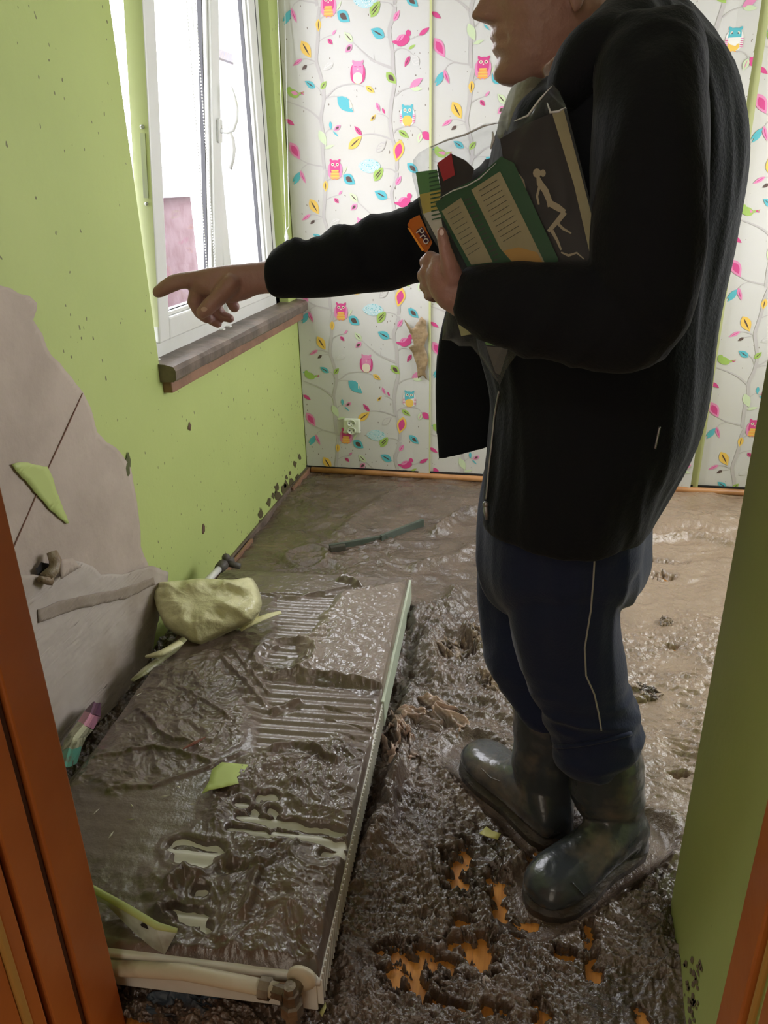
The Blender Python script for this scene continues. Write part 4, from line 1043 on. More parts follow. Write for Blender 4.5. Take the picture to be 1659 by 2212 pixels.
# pale lump and yellow scraps
crumple('plaster_lump', PZ(1045, 2125, .012), .013, .011, .020, mat('white_plaster', (.55, .50, .46), .6), 1.1, 'small white plaster lump on the floor near the doorway', 'plaster', 0, 30)
crumple('plaster_lump', PZ(885, 2200, .012), .013, .009, .014, bpy.data.materials['white_plaster'], 2.1, 'crumb of white plaster at the bottom edge of the floor', 'plaster', 0, 30)
flake('yellow_scrap', [(1035,1805),(1050,1790),(1062,1800),(1082,1806),(1075,1820),(1055,1815)], .030, mat('yellow_scrap', (.50, .48, .16), .5), 'pale yellow scrap trodden into mud left of the boots', 'scrap', rough=.008)
flake('yellow_leaf_scrap', [(690,2190),(704,2168),(705,2180),(696,2200)], .02, bpy.data.materials['yellow_scrap'], 'yellow-green scrap on the floor beside the valve', 'scrap')
# bright packet behind the pipe on the left
pk = PZ(178, 1600, .10)
p_ = empty('glossy_packet', pk, 'glossy green, cream and pink packet squeezed between pipe and torn wall', 'packet')
mats3 = [mat('packet_green', (.09, .28, .20), .2, var=((.12, .10, .07), 30, .5, .65)), mat('packet_cream', (.45, .45, .30), .25, var=((.16, .16, .09), 26, .45, .6)), mat('packet_pink', (.50, .22, .30), .3, var=((.16, .09, .10), 26, .5, .65)), mat('packet_purple', (.12, .05, .09), .4)]
mb = MB(); pxs = [(128,1665,160,1650),(135,1625,172,1612),(145,1598,182,1590),(172,1562,196,1575),(186,1540,212,1548),(204,1520,212,1518)]
row = []
for i, (x0, y0, x1, y1) in enumerate(pxs): row.append((PZ(x0, y0, .15)-pk, PZ((x0+x1)/2, (y0+y1)/2, .165)-pk, PZ(x1, y1, .125)-pk))
for i in range(5):
    for k in range(2): mb.quad(row[i][k], row[i+1][k], row[i+1][k+1], row[i][k+1], [0, 1, 1, 2, 3][i])
o = mb.build('wrapper', parent=p_, mats=mats3, smooth=False); so = o.modifiers.new('t', 'SOLIDIFY'); so.thickness = .006
# ================================================================== THE MAN
from mathutils.bvhtree import BVHTree
def ringpx(L, R_, Y, dy, n=36, sup=2.2, Y2=None):
    """ring whose left / right ends sit at photo pixels L, R on depth planes Y, Y2; dy = half thickness in depth"""
    A_ = PY(L[0], L[1], Y); B_ = PY(R_[0], R_[1], Y if Y2 is None else Y2)
    c_ = (A_+B_)/2; h = (B_-A_)/2; out = []
    w = np.array([0, dy, 0])
    for k in range(n):
        t_ = 2*PI*k/n; a_, b_ = math.cos(t_), math.sin(t_)
        out.append(c_+h*math.copysign(abs(a_)**(2/sup), a_)+w*math.copysign(abs(b_)**(2/sup), b_))
    return out
def densify(rs, k=4):
    """Catmull-Rom through the rings"""
    rs = [np.array(r) for r in rs]; out = []
    for i in range(len(rs)-1):
        p0, p1, p2, p3 = rs[max(i-1, 0)], rs[i], rs[i+1], rs[min(i+2, len(rs)-1)]
        for t_ in np.linspace(0, 1, k+1)[:-1]:
            out.append(.5*((2*p1)+(-p0+p2)*t_+(2*p0-5*p1+4*p2-p3)*t_*t_+(-p0+3*p1-3*p2+p3)*t_**3))
    out.append(rs[-1]); return [list(r) for r in out]
def limb(mb_, spec):
    """rings between pixel pairs, closed with a shrunken end ring"""
    rs = densify([ringpx(*s) for s in spec])
    mb_.rings(rs)
def remesh(mb_, name, vox, m, parent, smooth=2, disp=None):
    o_ = mesh(name+'_tmp', mb_.v, mb_.f)
    r_ = o_.modifiers.new('r', 'REMESH'); r_.mode = 'VOXEL'; r_.voxel_size = vox; r_.use_smooth_shade = True
    if smooth: s_ = o_.modifiers.new('s', 'SMOOTH'); s_.iterations = smooth; s_.factor = .5
    dg = bpy.context.evaluated_depsgraph_get()
    me = bpy.data.meshes.new_from_object(o_.evaluated_get(dg), depsgraph=dg)
    bpy.data.objects.remove(o_)
    n = len(me.vertices); co = np.empty(n*3, np.float32); me.vertices.foreach_get('co', co); co = co.reshape(-1, 3).astype(float)
    no = np.empty(n*3, np.float32); me.vertices.foreach_get('normal', no); no = no.reshape(-1, 3).astype(float)
    if disp is not None: co = co+no*disp(co)[:, None]
    me.vertices.foreach_set('co', co.astype(np.float32).ravel())
    me.polygons.foreach_set('use_smooth', np.ones(len(me.polygons), dtype=bool)); me.update()
    me.name = name; me.materials.clear(); me.materials.append(m)
    ob = bpy.data.objects.new(name, me); C.objects.link(ob)
    if parent: ob.parent = parent; ob.matrix_parent_inverse = parent.matrix_world.inverted()
    return ob
def hit(ob_bvh, x, y, off_=.002):
    d = ray(x, y); d = d/np.linalg.norm(d)
    loc, nrm_, i_, dist_ = ob_bvh.ray_cast(Vector(EYE), Vector(d))
    return None if loc is None else np.array(loc)-d*off_
def bvh(ob):
    return BVHTree.FromPolygons([v.co for v in ob.data.vertices], [p.vertices for p in ob.data.polygons])

man = empty('person', (.16, 1.28, .012), 'stooping person in black fleece jacket, navy trousers and muddy rubber boots, pointing left', 'person')
bpy.context.view_layer.update()
M['skin'] = mat('skin', (.34, .185, .155), .42, bump=[(90, .0012), (260, .0005)], var=((.40, .225, .20), 16, .4, .65))
M['skin'].node_tree.nodes['Principled BSDF'].inputs['Subsurface Weight'].default_value = .08
M['skin'].node_tree.nodes['Principled BSDF'].inputs['Subsurface Radius'].default_value = (.01, .004, .002)
M['jacket'] = mat('black_fleece', (.0080, .0095, .0130), .85, spec=.15, bump=[(180, .001)], sheen=.05)
M['trouser'] = mat('navy_cloth', (.011, .018, .052), .75, spec=.2, bump=[(220, .0008)], sheen=.15)
M['boot'] = mat('wet_dark_rubber', (.040, .047, .052), .22, spec=.7, bump=[(14, .003), (60, .0008)], var=((.13, .108, .085), 9, .53, .68))
M['zip'] = mat('pale_zip', (.35, .35, .36), .35, metal=.7)
M['piping'] = mat('pale_piping', (.34, .34, .32), .6)
M['hair'] = mat('short_grey_hair', (.10, .085, .07), .7, bump=[(200, .003)])

# ---- jacket
YC = 1.30
jb = MB()
limb(jb, [((1205,150),(1345,10),YC,.075), ((1188,200),(1430,8),YC,.14), ((1140,225),(1500,55),YC,.18), ((1085,275),(1568,150),YC,.195),
          ((1062,380),(1597,265),YC,.20), ((1050,500),(1600,380),YC,.20), ((1040,640),(1572,545),YC,.195), ((1048,740),(1540,690),YC,.19),
          ((1066,840),(1524,800),YC,.19), ((1060,930),(1500,905),YC,.195), ((1048,1020),(1452,1005),YC,.195), ((1044,1088),(1402,1110),YC,.185), ((1050,1096),(1396,1118),YC,.16)])
# near sleeve: shoulder to elbow
limb(jb, [((1330,60),(1480,40),1.12,.05), ((1300,130),(1510,100),1.09,.07), ((1296,250),(1518,240),1.065,.078), ((1292,400),(1515,400),1.05,.076),
          ((1285,540),(1508,560),1.04,.072), ((1290,640),(1490,690),1.04,.070), ((1320,720),(1440,760),1.05,.05)])
# forearm towards the hand
limb(jb, [((1440,600),(1440,770),1.05,.045), ((1370,585),(1380,795),1.04,.062), ((1280,576),(1290,800),1.04,.062), ((1190,574),(1195,778),1.045,.056),
          ((1110,574),(1095,758),1.055,.052), ((1050,576),(1030,722),1.065,.047), ((1012,580),(992,694),1.075,.042), ((1002,588),(984,684),1.077,.036)])
# far sleeve
limb(jb, [((1240,210),(1240,430),1.42,.07), ((1120,290),(1120,600),1.42,.075), ((1000,385),(1010,650),1.42,.072), ((905,425),(920,612),1.41,.062),
          ((845,456),(852,630),1.39,.058), ((775,482),(782,636),1.37,.054), ((705,508),(710,645),1.35,.050), ((645,524),(650,645),1.335,.046), ((600,540),(604,644),1.325,.042), ((586,556),(594,628),1.322,.034)])
# open front panel hanging on the far side
limb(jb, [((985,600),(1120,600),1.40,.05), ((952,700),(1090,700),1.405,.030), ((938,800),(1085,800),1.41,.022), ((938,900),(1078,890),1.41,.020), ((944,985),(1062,955),1.41,.016), ((948,994),(1056,966),1.41,.008)])
# collar and hood roll at the neck
limb(jb, [((1186,188),(1240,235),1.14,.05), ((1212,120),(1300,180),1.135,.055), ((1262,60),(1370,140),1.14,.06), ((1320,8),(1440,100),1.17,.06), ((1370,-30),(1480,60),1.24,.07)])
def jfold(P):
    x, y, z = P[:, 0], P[:, 1], P[:, 2]
    far = sm(1.28, 1.34, y)*sm(-.02, -.14, x)                         # the far sleeve
    cuff = np.exp(-((x+.40)/.10)**2)
    w = .0045*ridge(x*17+z*6, y*3, z*5+3, 3)*far*(.8+1.2*cuff)*sm(1.12, 1.20, z)
    near = sm(1.16, 1.05, y)*sm(1.22, 1.12, z)*sm(.98, 1.04, z)
    w += near*.0035*ridge(x*15-z*8, y*3, 9, 3)
    w += (1-far)*(1-near)*(.008*ridge(x*5+.6*z, y*6, z*1.6+1, 3)+.003*fbm(x*14, y*14, z*7, 3))
    w += far*sm(-.16, -.26, x)*sm(1.13, 1.19, z)*.0050*np.sin(x*62+5*pn(x*9, y*9, 2)+z*14)
    return w-.002
jacket = remesh(jb, 'jacket', .0055, M['jacket'], man, 4, jfold)
jv = bvh(jacket)

# ---- trousers
tb = MB()
limb(tb, [((1100,900),(1440,900),1.30,.14), ((1060,1000),(1430,1000),1.30,.165), ((1042,1085),(1402,1100),1.30,.165), ((1037,1150),(1398,1165),1.30,.16), ((1037,1200),(1395,1215),1.30,.155), ((1050,1250),(1368,1262),1.30,.13), ((1080,1290),(1320,1300),1.30,.08)])
limb(tb, [((1110,1130),(1392,1120),1.24,.08), ((1095,1200),(1392,1190),1.235,.085), ((1092,1260),(1352,1262),1.23,.082), ((1104,1330),(1338,1310),1.23,.078), ((1118,1400),(1340,1372),1.235,.073),
          ((1142,1465),(1350,1436),1.24,.070), ((1166,1515),(1352,1480),1.245,.068), ((1176,1550),(1374,1525),1.25,.070), ((1190,1592),(1383,1575),1.25,.072), ((1196,1612),(1380,1600),1.25,.070), ((1214,1648),(1366,1630),1.25,.062), ((1235,1655),(1345,1645),1.25,.04)])
limb(tb, [((1042,1130),(1280,1130),1.36,.08), ((1037,1210),(1270,1210),1.365,.08), ((1038,1290),(1250,1290),1.36,.075), ((1044,1370),(1245,1370),1.35,.070), ((1056,1435),(1245,1440),1.34,.066), ((1082,1480),(1250,1500),1.33,.064), ((1104,1510),(1250,1560),1.325,.062), ((1125,1535),(1250,1600),1.32,.05)])
def tfold(P):
    x, y, z = P[:, 0], P[:, 1], P[:, 2]
    lo = sm(.52, .34, z)
    return -.002+.009*ridge(x*8+z*.8, y*8, z*1.6+5, 2)*(1-lo)+lo*.0085*ridge(x*5, y*5, z*17, 3)-.002
trousers = remesh(tb, 'trousers', .005, M['trouser'], man, 3, tfold)
tv = bvh(trousers)
def on_surface(bv, pts, r, name, m, parent, n=8, dense=6):
    P = [];
    for (a_, b_) in zip(pts[:-1], pts[1:]):
        for k in range(dense):
            x, y = a_[0]+(b_[0]-a_[0])*k/dense, a_[1]+(b_[1]-a_[1])*k/dense; h_ = hit(bv, x, y, r*.5)
            if h_ is not None: P.append(h_)
    m_ = MB(); m_.tube(P, r, n); o_ = m_.build(name, m, parent, True); o_.matrix_parent_inverse = parent.matrix_world.inverted(); return o_
on_surface(tv, [(1290,1122),(1286,1180),(1282,1250),(1276,1320),(1263,1400),(1266,1460),(1284,1500),(1294,1545),(1300,1585)], .0016, 'side_piping', M['piping'], man)
on_surface(jv, [(1425,922),(1420,945),(1414,974)], .0017, 'pocket_zip', M['zip'], man)
on_surface(jv, [(1078,845),(1068,900),(1062,960),(1056,1010),(1052,1060),(1050,1082)], .0018, 'front_zip', M['zip'], man)
zp = hit(jv, 1054, 1080); zp = zp if zp is not None else PY(1050, 1080, 1.2)
mb = MB(); zq_ = PY(1049, 1090, zp[1]-.01); mb.ball(zq_, (.005, .004, .006)); mb.tube([zq_, PY(1050, 1105, zq_[1]), PY(1052, 1122, zq_[1])], [.003, .0045, .003], 8)
o = mb.build('zip_pull', M['zip'], man, True); o.matrix_parent_inverse = man.matrix_world.inverted()
# turned-up hem
on_surface(tv, [(1196,1612),(1225,1612),(1270,1606),(1320,1596),(1372,1582)], .0045, 'rolled_hem', M['trouser'], man)

# ---- boots
def boot(name, heel, toe, shaft, label):
    heel = np.array([heel[0], heel[1], 0.0]); toe = np.array([toe[0], toe[1], 0.0]); L = np.linalg.norm(toe-heel); f_ = (toe-heel)/L; s_ = np.array([-f_[1], f_[0], 0])
    zb = .006; b_ = MB(); R_ = []
    prof = [(0, .025, .035, .066), (.012, .037, .020, .10), (.05, .044, .012, .138), (.09, .047, .012, .138), (.13, .048, .012, .122), (.17, .052, .012, .104), (.21, .057, .013, .092), (.245, .058, .014, .086), (.275, .051, .016, .078), (.294, .040, .020, .068), (.306, .022, .026, .054)]
    for (x, hw, z0, z1) in prof:
        x = x*L/.302; c_ = heel+f_*x+np.array([0, 0, zb+(z0+z1)/2]); r_ = []
        for k in range(28):
            t_ = 2*PI*k/28; a_, q = math.cos(t_), math.sin(t_); e = 2.6
            yy = math.copysign(abs(a_)**(2/e), a_)*hw; zz_ = math.copysign(abs(q)**(2/e), q)*(z1-z0)/2
            if q > 0: yy *= 1-.18*q
            r_.append(c_+s_*yy+np.array([0, 0, zz_]))
        R_.append(r_)
    b_.rings(densify(R_, 3)); 
    rs = densify([ringpx(*q) for q in shaft]); b_.rings(rs)
    def bd(P): return .0028*ridge(P[:, 0]*8, P[:, 1]*8, P[:, 2]*14+heel[0]*30, 3)*sm(.09, .15, P[:, 2])+.0005*fbm(P[:, 0]*60, P[:, 1]*60, P[:, 2]*60, 2)
    root = remesh(b_, name, .004, M['boot'], man, 5, bd)
    # sole with heel block
    m_ = MB(); out = []
    for i in range(40):
        t_ = i/39; 
    prof2 = [(-.006, .006), (.002, .032), (.03, .046), (.08, .048), (.12, .046), (.16, .052), (.21, .062), (.25, .062), (.28, .053), (.302, .034), (.314, .008)]
    up_s = [(x*L/.302, w) for x, w in prof2]; outl = [heel+f_*x+s_*w for x, w in up_s]+[heel+f_*x-s_*w for x, w in up_s[::-1]]
    m_.rings([[p+np.array([0, 0, z_]) for p in outl] for z_ in (.0, .004, .022, .026)])
    sole = m_.build('sole', mat(name+'_sole', (.030, .024, .018), .5, bump=[(60, .003)], var=((.07, .05, .035), 20, .4, .6)), root, True)
    # shaft rim seam and instep strap line
    bv = bvh(root)
    return root, bv
bt1, bv1 = boot('rubber_boot', (.258, 1.293), (.048, 1.085), [((1225,1610),(1372,1585),1.25,.058), ((1228,1660),(1386,1640),1.25,.058), ((1236,1715),(1390,1700),1.255,.055), ((1262,1765),(1392,1755),1.262,.050), ((1270,1800),(1400,1795),1.268,.048), ((1275,1840),(1402,1830),1.27,.046)], 'near')
bt2, bv2 = boot('rubber_boot', (.092, 1.248), (-.108, 1.478), [((1108,1490),(1255,1520),1.325,.052), ((1112,1560),(1250,1580),1.32,.052), ((1106,1640),(1240,1640),1.315,.050), ((1118,1700),(1240,1700),1.31,.048), ((1145,1765),(1240,1755),1.30,.045), ((1165,1800),(1238,1795),1.29,.042)], 'far')
def strap(bv, pts, nm='boot_seam'):
    on_surface(bv, pts, .0016, nm, M['boot'], man)
strap(bv1, [(1235,1905),(1262,1935),(1290,1960)]); strap(bv2, [(1040,1660),(1060,1680),(1085,1690)])

# ---- body: one continuous surface (mostly under the clothes) with head and hands
bb = MB()
limb(bb, [((1170,150),(1330,40),1.28,.062), ((1180,200),(1400,60),1.30,.09), ((1140,320),(1540,250),YC,.13), ((1120,560),(1530,480),YC,.14), ((1120,800),(1470,760),YC,.13), ((1110,1000),(1400,1000),YC,.13), ((1100,1150),(1360,1150),YC,.12), ((1130,1220),(1340,1230),YC,.10)])
limb(bb, [((1150,1150),(1350,1150),1.24,.06), ((1150,1300),(1310,1290),1.235,.055), ((1180,1450),(1320,1430),1.245,.048), ((1250,1600),(1350,1590),1.25,.040), ((1290,1760),(1370,1750),1.262,.032), ((1290,1830),(1385,1820),1.27,.030)])
limb(bb, [((1080,1150),(1250,1150),1.36,.06), ((1080,1300),(1215,1290),1.355,.055), ((1110,1440),(1225,1440),1.335,.048), ((1140,1600),(1220,1600),1.32,.038), ((1165,1740),(1215,1740),1.305,.030), ((1180,1810),(1225,1800),1.285,.028)])
limb(bb, [((1400,120),(1500,130),1.16,.04), ((1340,250),(1480,250),1.065,.045), ((1330,500),(1460,500),1.045,.042), ((1340,640),(1440,680),1.045,.04)])
limb(bb, [((1400,620),(1400,740),1.05,.036), ((1280,610),(1285,750),1.04,.038), ((1120,610),(1115,720),1.055,.034), ((1020,606),(1010,690),1.072,.028), ((985,590),(965,672),1.078,.026)])
limb(bb, [((1300,260),(1300,380),1.40,.04), ((1100,360),(1110,500),1.42,.042), ((950,460),(960,590),1.415,.042), ((800,520),(805,610),1.38,.038), ((690,545),(695,625),1.35,.033), ((610,560),(614,636),1.328,.028)])
def chainpx(spec, n=14):
    """spec: (x, y, Y, r_px)"""
    P = [PY(x, y, Y) for x, y, Y, r_ in spec]; Rr = []
    for (x, y, Y, r_), p in zip(spec, P):
        Zc = (p-EYE)@FW; Rr.append(r_*Zc/F)
    # rounded ends
    d0 = P[0]-P[1]; d0 = d0/np.linalg.norm(d0); d1 = P[-1]-P[-2]; d1 = d1/np.linalg.norm(d1)
    P2 = [P[0]+d0*Rr[0]*.8, P[0]+d0*Rr[0]*.5]+P+[P[-1]+d1*Rr[-1]*.55, P[-1]+d1*Rr[-1]*.85, P[-1]+d1*Rr[-1]*.98]
    R2 = [Rr[0]*.5, Rr[0]*.85]+Rr+[Rr[-1]*.83, Rr[-1]*.5, Rr[-1]*.2]
    bb.tube(P2, R2, n)
# pointing hand (right)
limb(bb, [((625,558),(630,636),1.33,.027,30,2.2), ((590,562),(596,634),1.322,.026,30,2.2), ((555,566),(560,636),1.312,.024,30,2.2), ((520,570),(524,650),1.302,.022,30,2.2), ((485,573),(490,654),1.295,.020,30,2.2), ((452,578),(458,640),1.290,.019,30,2.2), ((425,584),(432,636),1.288,.017,30,2.2), ((414,588),(420,630),1.287,.012,30,2.2)])
chainpx([(452,598,1.288,18),(418,604,1.284,18.5),(390,607,1.280,17.5),(374,612,1.277,17.5),(356,622,1.273,15.5),(342,631,1.270,13)])   # index
chainpx([(500,612,1.280,22),(482,632,1.272,20),(462,652,1.264,17.5),(449,664,1.258,17),(438,674,1.254,14)])                              # thumb
chainpx([(440,612,1.292,18),(424,634,1.290,16.5),(419,652,1.290,15.5),(432,674,1.296,14.5),(448,686,1.302,13)])                        # middle
chainpx([(460,625,1.305,17),(440,650,1.308,15),(442,676,1.312,14),(458,690,1.316,12.5),(470,700,1.318,9)])                             # ring
chainpx([(485,630,1.318,16),(466,655,1.322,14),(476,680,1.326,12.5),(496,688,1.328,10)])                                              # little
chainpx([(510,628,1.312,16),(498,650,1.316,14),(506,662,1.318,12.5)])                                                                # heel of the hand
# holding hand (left)
limb(bb, [((1004,590),(985,684),1.077,.026,30,2.2), ((978,572),(952,662),1.078,.026,30,2.2), ((962,556),(934,640),1.080,.024,30,2.2), ((948,548),(924,614),1.083,.022,30,2.2), ((938,548),(920,596),1.086,.016,30,2.2)])
chainpx([(980,600,1.062,24),(970,570,1.055,19),(962,540,1.052,15),(957,518,1.054,13.5),(954,502,1.056,11.5)])   # thumb up over the pack
chainpx([(945,566,1.083,17),(928,556,1.088,15),(918,566,1.102,13.5),(928,580,1.122,12)])      # index
chainpx([(938,590,1.083,17),(920,586,1.090,14.5),(912,596,1.106,13),(926,604,1.126,12)])      # middle
chainpx([(940,612,1.084,16),(922,610,1.092,13),(917,620,1.106,12),(930,626,1.124,11)])        # ring
chainpx([(948,632,1.086,14),(932,632,1.092,11.5),(925,640,1.104,10.5),(938,644,1.120,9.5)])   # little
# head
hs = 1.0
yaw = math.radians(14); tilt = math.radians(4)
hf = np.array([-math.cos(yaw), -math.sin(yaw), 0]); hl_ = np.array([math.sin(yaw), -math.cos(yaw), 0])  # forward, towards camera side
hu = np.array([0, 0, 1.0]); hf2 = hf*math.cos(tilt)-hu*math.sin(tilt); hu2 = hf*math.sin(tilt)+hu*math.cos(tilt)
nose_w = PY(1014, 34, 1.315)
H0 = nose_w-hf2*.120*hs-hu2*.096*hs
prof = [(0,.066),(.004,.078),(.012,.087),(.020,.0885),(.030,.084),(.038,.0795),(.044,.084),(.050,.0895),(.055,.088),(.058,.0825),(.061,.088),(.067,.0915),(.072,.089),(.080,.0865),(.084,.094),(.088,.110),(.094,.1185),(.100,.117),(.110,.108),(.124,.098),(.136,.088),(.146,.090),(.155,.095),(.170,.094),(.190,.086),(.210,.068),(.225,.045),(.235,.010)]
pz_, px_ = np.array([a for a, b in prof]), np.array([b for a, b in prof])
def head_ring(z, n=72):
    front = np.interp(z, [0,.02,.06,.10,.15,.19,.21,.235], [.060,.076,.078,.080,.088,.080,.062,.012])
    side = np.interp(z, [0,.01,.03,.06,.10,.15,.19,.215,.235], [.030,.042,.054,.062,.068,.074,.070,.050,.010])
    backr = np.interp(z, [0,.02,.05,.09,.15,.19,.215,.235], [.010,.045,.078,.098,.106,.092,.062,.012])
    pr = np.interp(z, pz_, px_); ex = pr-front
    wid = .015 if .082 < z < .135 else (.030 if .038 <= z <= .075 else .026)
    wid = float(np.interp(z, [0,.02,.036,.045,.072,.080,.086,.100,.125,.14,.16], [.026,.024,.026,.028,.026,.018,.0175,.0145,.011,.016,.03]))
    out = []
    for k in range(n):
        t_ = 2*PI*k/n; c_, s_ = math.cos(t_), math.sin(t_)
        x = (front if c_ > 0 else backr)*math.copysign(abs(c_)**.9, c_); y = side*math.copysign(abs(s_)**.9, s_)
        if c_ > 0: x += ex*math.exp(-(y/wid)**2)
        # nostril wing, eye socket, cheek
        if c_ > 0:
            x += .006*math.exp(-((abs(y)-.015)/.006)**2-((z-.090)/.007)**2)
            x -= .010*math.exp(-((abs(y)-.030)/.014)**2-((z-.134)/.012)**2)
            x += .005*math.exp(-((abs(y)-.040)/.016)**2-((z-.105)/.018)**2)
            x -= .0035*math.exp(-((abs(y)-.026)/.007)**2-((z-.060)/.010)**2)   # mouth corner
        out.append(H0+(hf2*x+hl_*y+hu2*z)*hs)
    return out
bb.rings([head_ring(z) for z in np.concatenate([np.linspace(0, .16, 60), np.linspace(.165, .235, 12)])])
# jaw underside and throat
P = lambda x, y, z: H0+(hf2*x+hl_*y+hu2*z)*hs
bb.tube([P(.022, 0, .034), P(-.005, 0, .016), P(-.035, 0, -.03), P(-.05, 0, -.07)], [.034, .046, .056, .060], 24)
for s_ in (-1, 1):
    bb.rings([[P(-.012+.016*k_*math.cos(a_)*.7-.004, s_*(.066+.004+.008*q_), .105+.030*k_*math.sin(a_)) for a_ in [2*PI*i/16 for i in range(16)]] for k_, q_ in ((.7, 0), (1, .6), (1, 1.1), (.6, 1.3))])
body = remesh(bb, 'body', .0028, M['skin'], man, 2, lambda P_: .0006*fbm(P_[:, 0]*70, P_[:, 1]*70, P_[:, 2]*70, 3))
# eyes, brows, lips, hair
for s_ in (-1, 1):
    mb = MB(); mb.ball(P(.070, s_*.030, .134), .0115*hs)
    o = mb.build('eye', bpy.data.materials.get('eye_white') or mat('eye_white', (.55, .52, .50), .15), man, True); o.matrix_parent_inverse = man.matrix_world.inverted()
mb = MB(); n_ = 40; R_ = []
for j in range(14):
    a_ = .5*PI*j/13; R_.append([P(-.012+(.100 if math.cos(t_) < 0 else .080)*math.cos(t_)*math.cos(a_), .079*math.sin(t_)*math.cos(a_), .130+.112*math.sin(a_)+(.045*max(0, math.cos(t_))*math.cos(a_))-.045*max(0, -math.cos(t_))*math.cos(a_)) for t_ in [2*PI*k/n_ for k in range(n_)]])
mb.rings(R_, cap=False); o = mb.build('hair', M['hair'], man, True); o.matrix_parent_inverse = man.matrix_world.inverted()
so = o.modifiers.new('t', 'SOLIDIFY'); so.thickness = .004
# finger nails on the thumb and the pointing finger
M['nail'] = mat('finger_nail', (.58, .38, .33), .3)
bvb = bvh(body)
for (x, y, rx, ry, nm) in ((441,668,7,5,'thumb_nail'), (954,502,5,7,'thumb_nail')):
    pts = []
    for k in range(12):
        h_ = hit(bvb, x+rx*math.cos(2*PI*k/12), y+ry*math.sin(2*PI*k/12), .0012)
        if h_ is not None: pts.append(h_)
    if len(pts) > 5:
        m_ = MB(); m_.add(pts, [tuple(range(len(pts)))]); o = m_.build(nm, M['nail'], man, True); o.matrix_parent_inverse = man.matrix_world.inverted()
# shirt at the throat
sb = MB(); limb(sb, [((1112,192),(1180,176),1.24,.05), ((1098,225),(1185,215),1.24,.06), ((1085,262),(1190,255),1.24,.07), ((1080,300),(1190,300),1.25,.08)])
shirt = remesh(sb, 'shirt', .004, mat('grey_shirt', (.30, .30, .26), .8, var=((.14, .13, .10), 24, .45, .6)), man, 2, lambda P_: .004*ridge(P_[:, 0]*14, P_[:, 1]*14, P_[:, 2]*3, 2))

# ================================================================== WHAT HE CARRIES
def yp(x, y=0): return 1.088-(x-895)/410*.062
def slab(mb_, pts, off_, th_, m=0):
    fr = [PY(x, y, yp(x)+off_) for x, y in pts]; bk = [PY(x, y, yp(x)+off_+th_) for x, y in pts]; n = len(pts)
    mb_.add(fr+bk, [tuple(range(n)), tuple(range(n, 2*n))[::-1]]+[(k, (k+1) % n, n+(k+1) % n, n+k) for k in range(n)], m)
def mk(name, *layers, mats_, loc, label, cat, sm_=False):
    e_ = None
    return e_
cr = mat('cream_card', (.44, .40, .23), .5, var=((.40, .36, .20), 18, .4, .65)); dg_ = mat('deep_green_card', (.015, .10, .035), .35)
bk_ = mat('black_card', (.012, .011, .011), .35); fg_ = mat('figure_print', (.46, .40, .27), .5); og = mat('orange_print_patch', (.58, .34, .08), .5)
tx = mat('dark_print_lines', (.05, .07, .05), .6)
def carried(name, loc, label, cat): 
    e_ = empty(name, loc, label, cat); bpy.context.view_layer.update(); return e_
def part(mb_, name, m, par, smooth=False, mats=None):
    o_ = mb_.build(name, m, par, smooth, mats); o_.matrix_parent_inverse = par.matrix_world.inverted(); return o_
# black leaflet with a seated figure
e = carried('black_leaflet', PY(1190, 400, 1.05), 'black leaflet printed with a pale seated figure, right-hand item inside the clear pouch', 'leaflet')
mb = MB(); slab(mb, [(1080,300),(1135,268),(1192,244),(1303,574),(1290,584),(1216,584),(1100,420)], .010, .004); part(mb, 'card', bk_, e)
mb = MB(); slab(mb, [(1192,243),(1217,234),(1306,570),(1300,588),(1282,582),(1240,400)], .008, .002); part(mb, 'cream_border', cr, e)
mb = MB()
def limbp(pts, ws):
    L_, R_ = [], []
    for i, p_ in enumerate(pts):
        a_, b_ = np.array(pts[max(i-1, 0)], float), np.array(pts[min(i+1, len(pts)-1)], float); d = (b_-a_)/np.linalg.norm(b_-a_); n_ = np.array([-d[1], d[0]])
        L_.append(tuple(np.array(p_)+n_*ws[i]/2)); R_.append(tuple(np.array(p_)-n_*ws[i]/2))
    slab(mb, L_+R_[::-1], .0085, .001)
slab(mb, [(1160+9*math.cos(k*PI/6), 374+10*math.sin(k*PI/6)) for k in range(12)], .0085, .001)
slab(mb, [(1173+6*math.cos(k*PI/6), 374+8*math.sin(k*PI/6)) for k in range(12)], .0086, .001)
limbp([(1162,382),(1166,396),(1178,412),(1186,432),(1190,446)], [7, 14, 14, 12, 14]); limbp([(1190,440),(1204,448),(1220,458)], [14, 15, 10]); limbp([(1220,458),(1206,476),(1190,494),(1184,500)], [12, 11, 9, 6])
limbp([(1206,484),(1216,494),(1234,504)], [6, 6, 3]); limbp([(1166,400),(1160,424),(1164,442)], [6, 5, 4]); limbp([(1192,498),(1204,520),(1212,540)], [8, 6, 4])
limbp([(1120,378),(1128,392),(1134,408)], [6, 10, 4]); limbp([(1212,545),(1228,552),(1246,546),(1262,560)], [3, 6, 4, 2])
part(mb, 'figure_print', fg_, e)
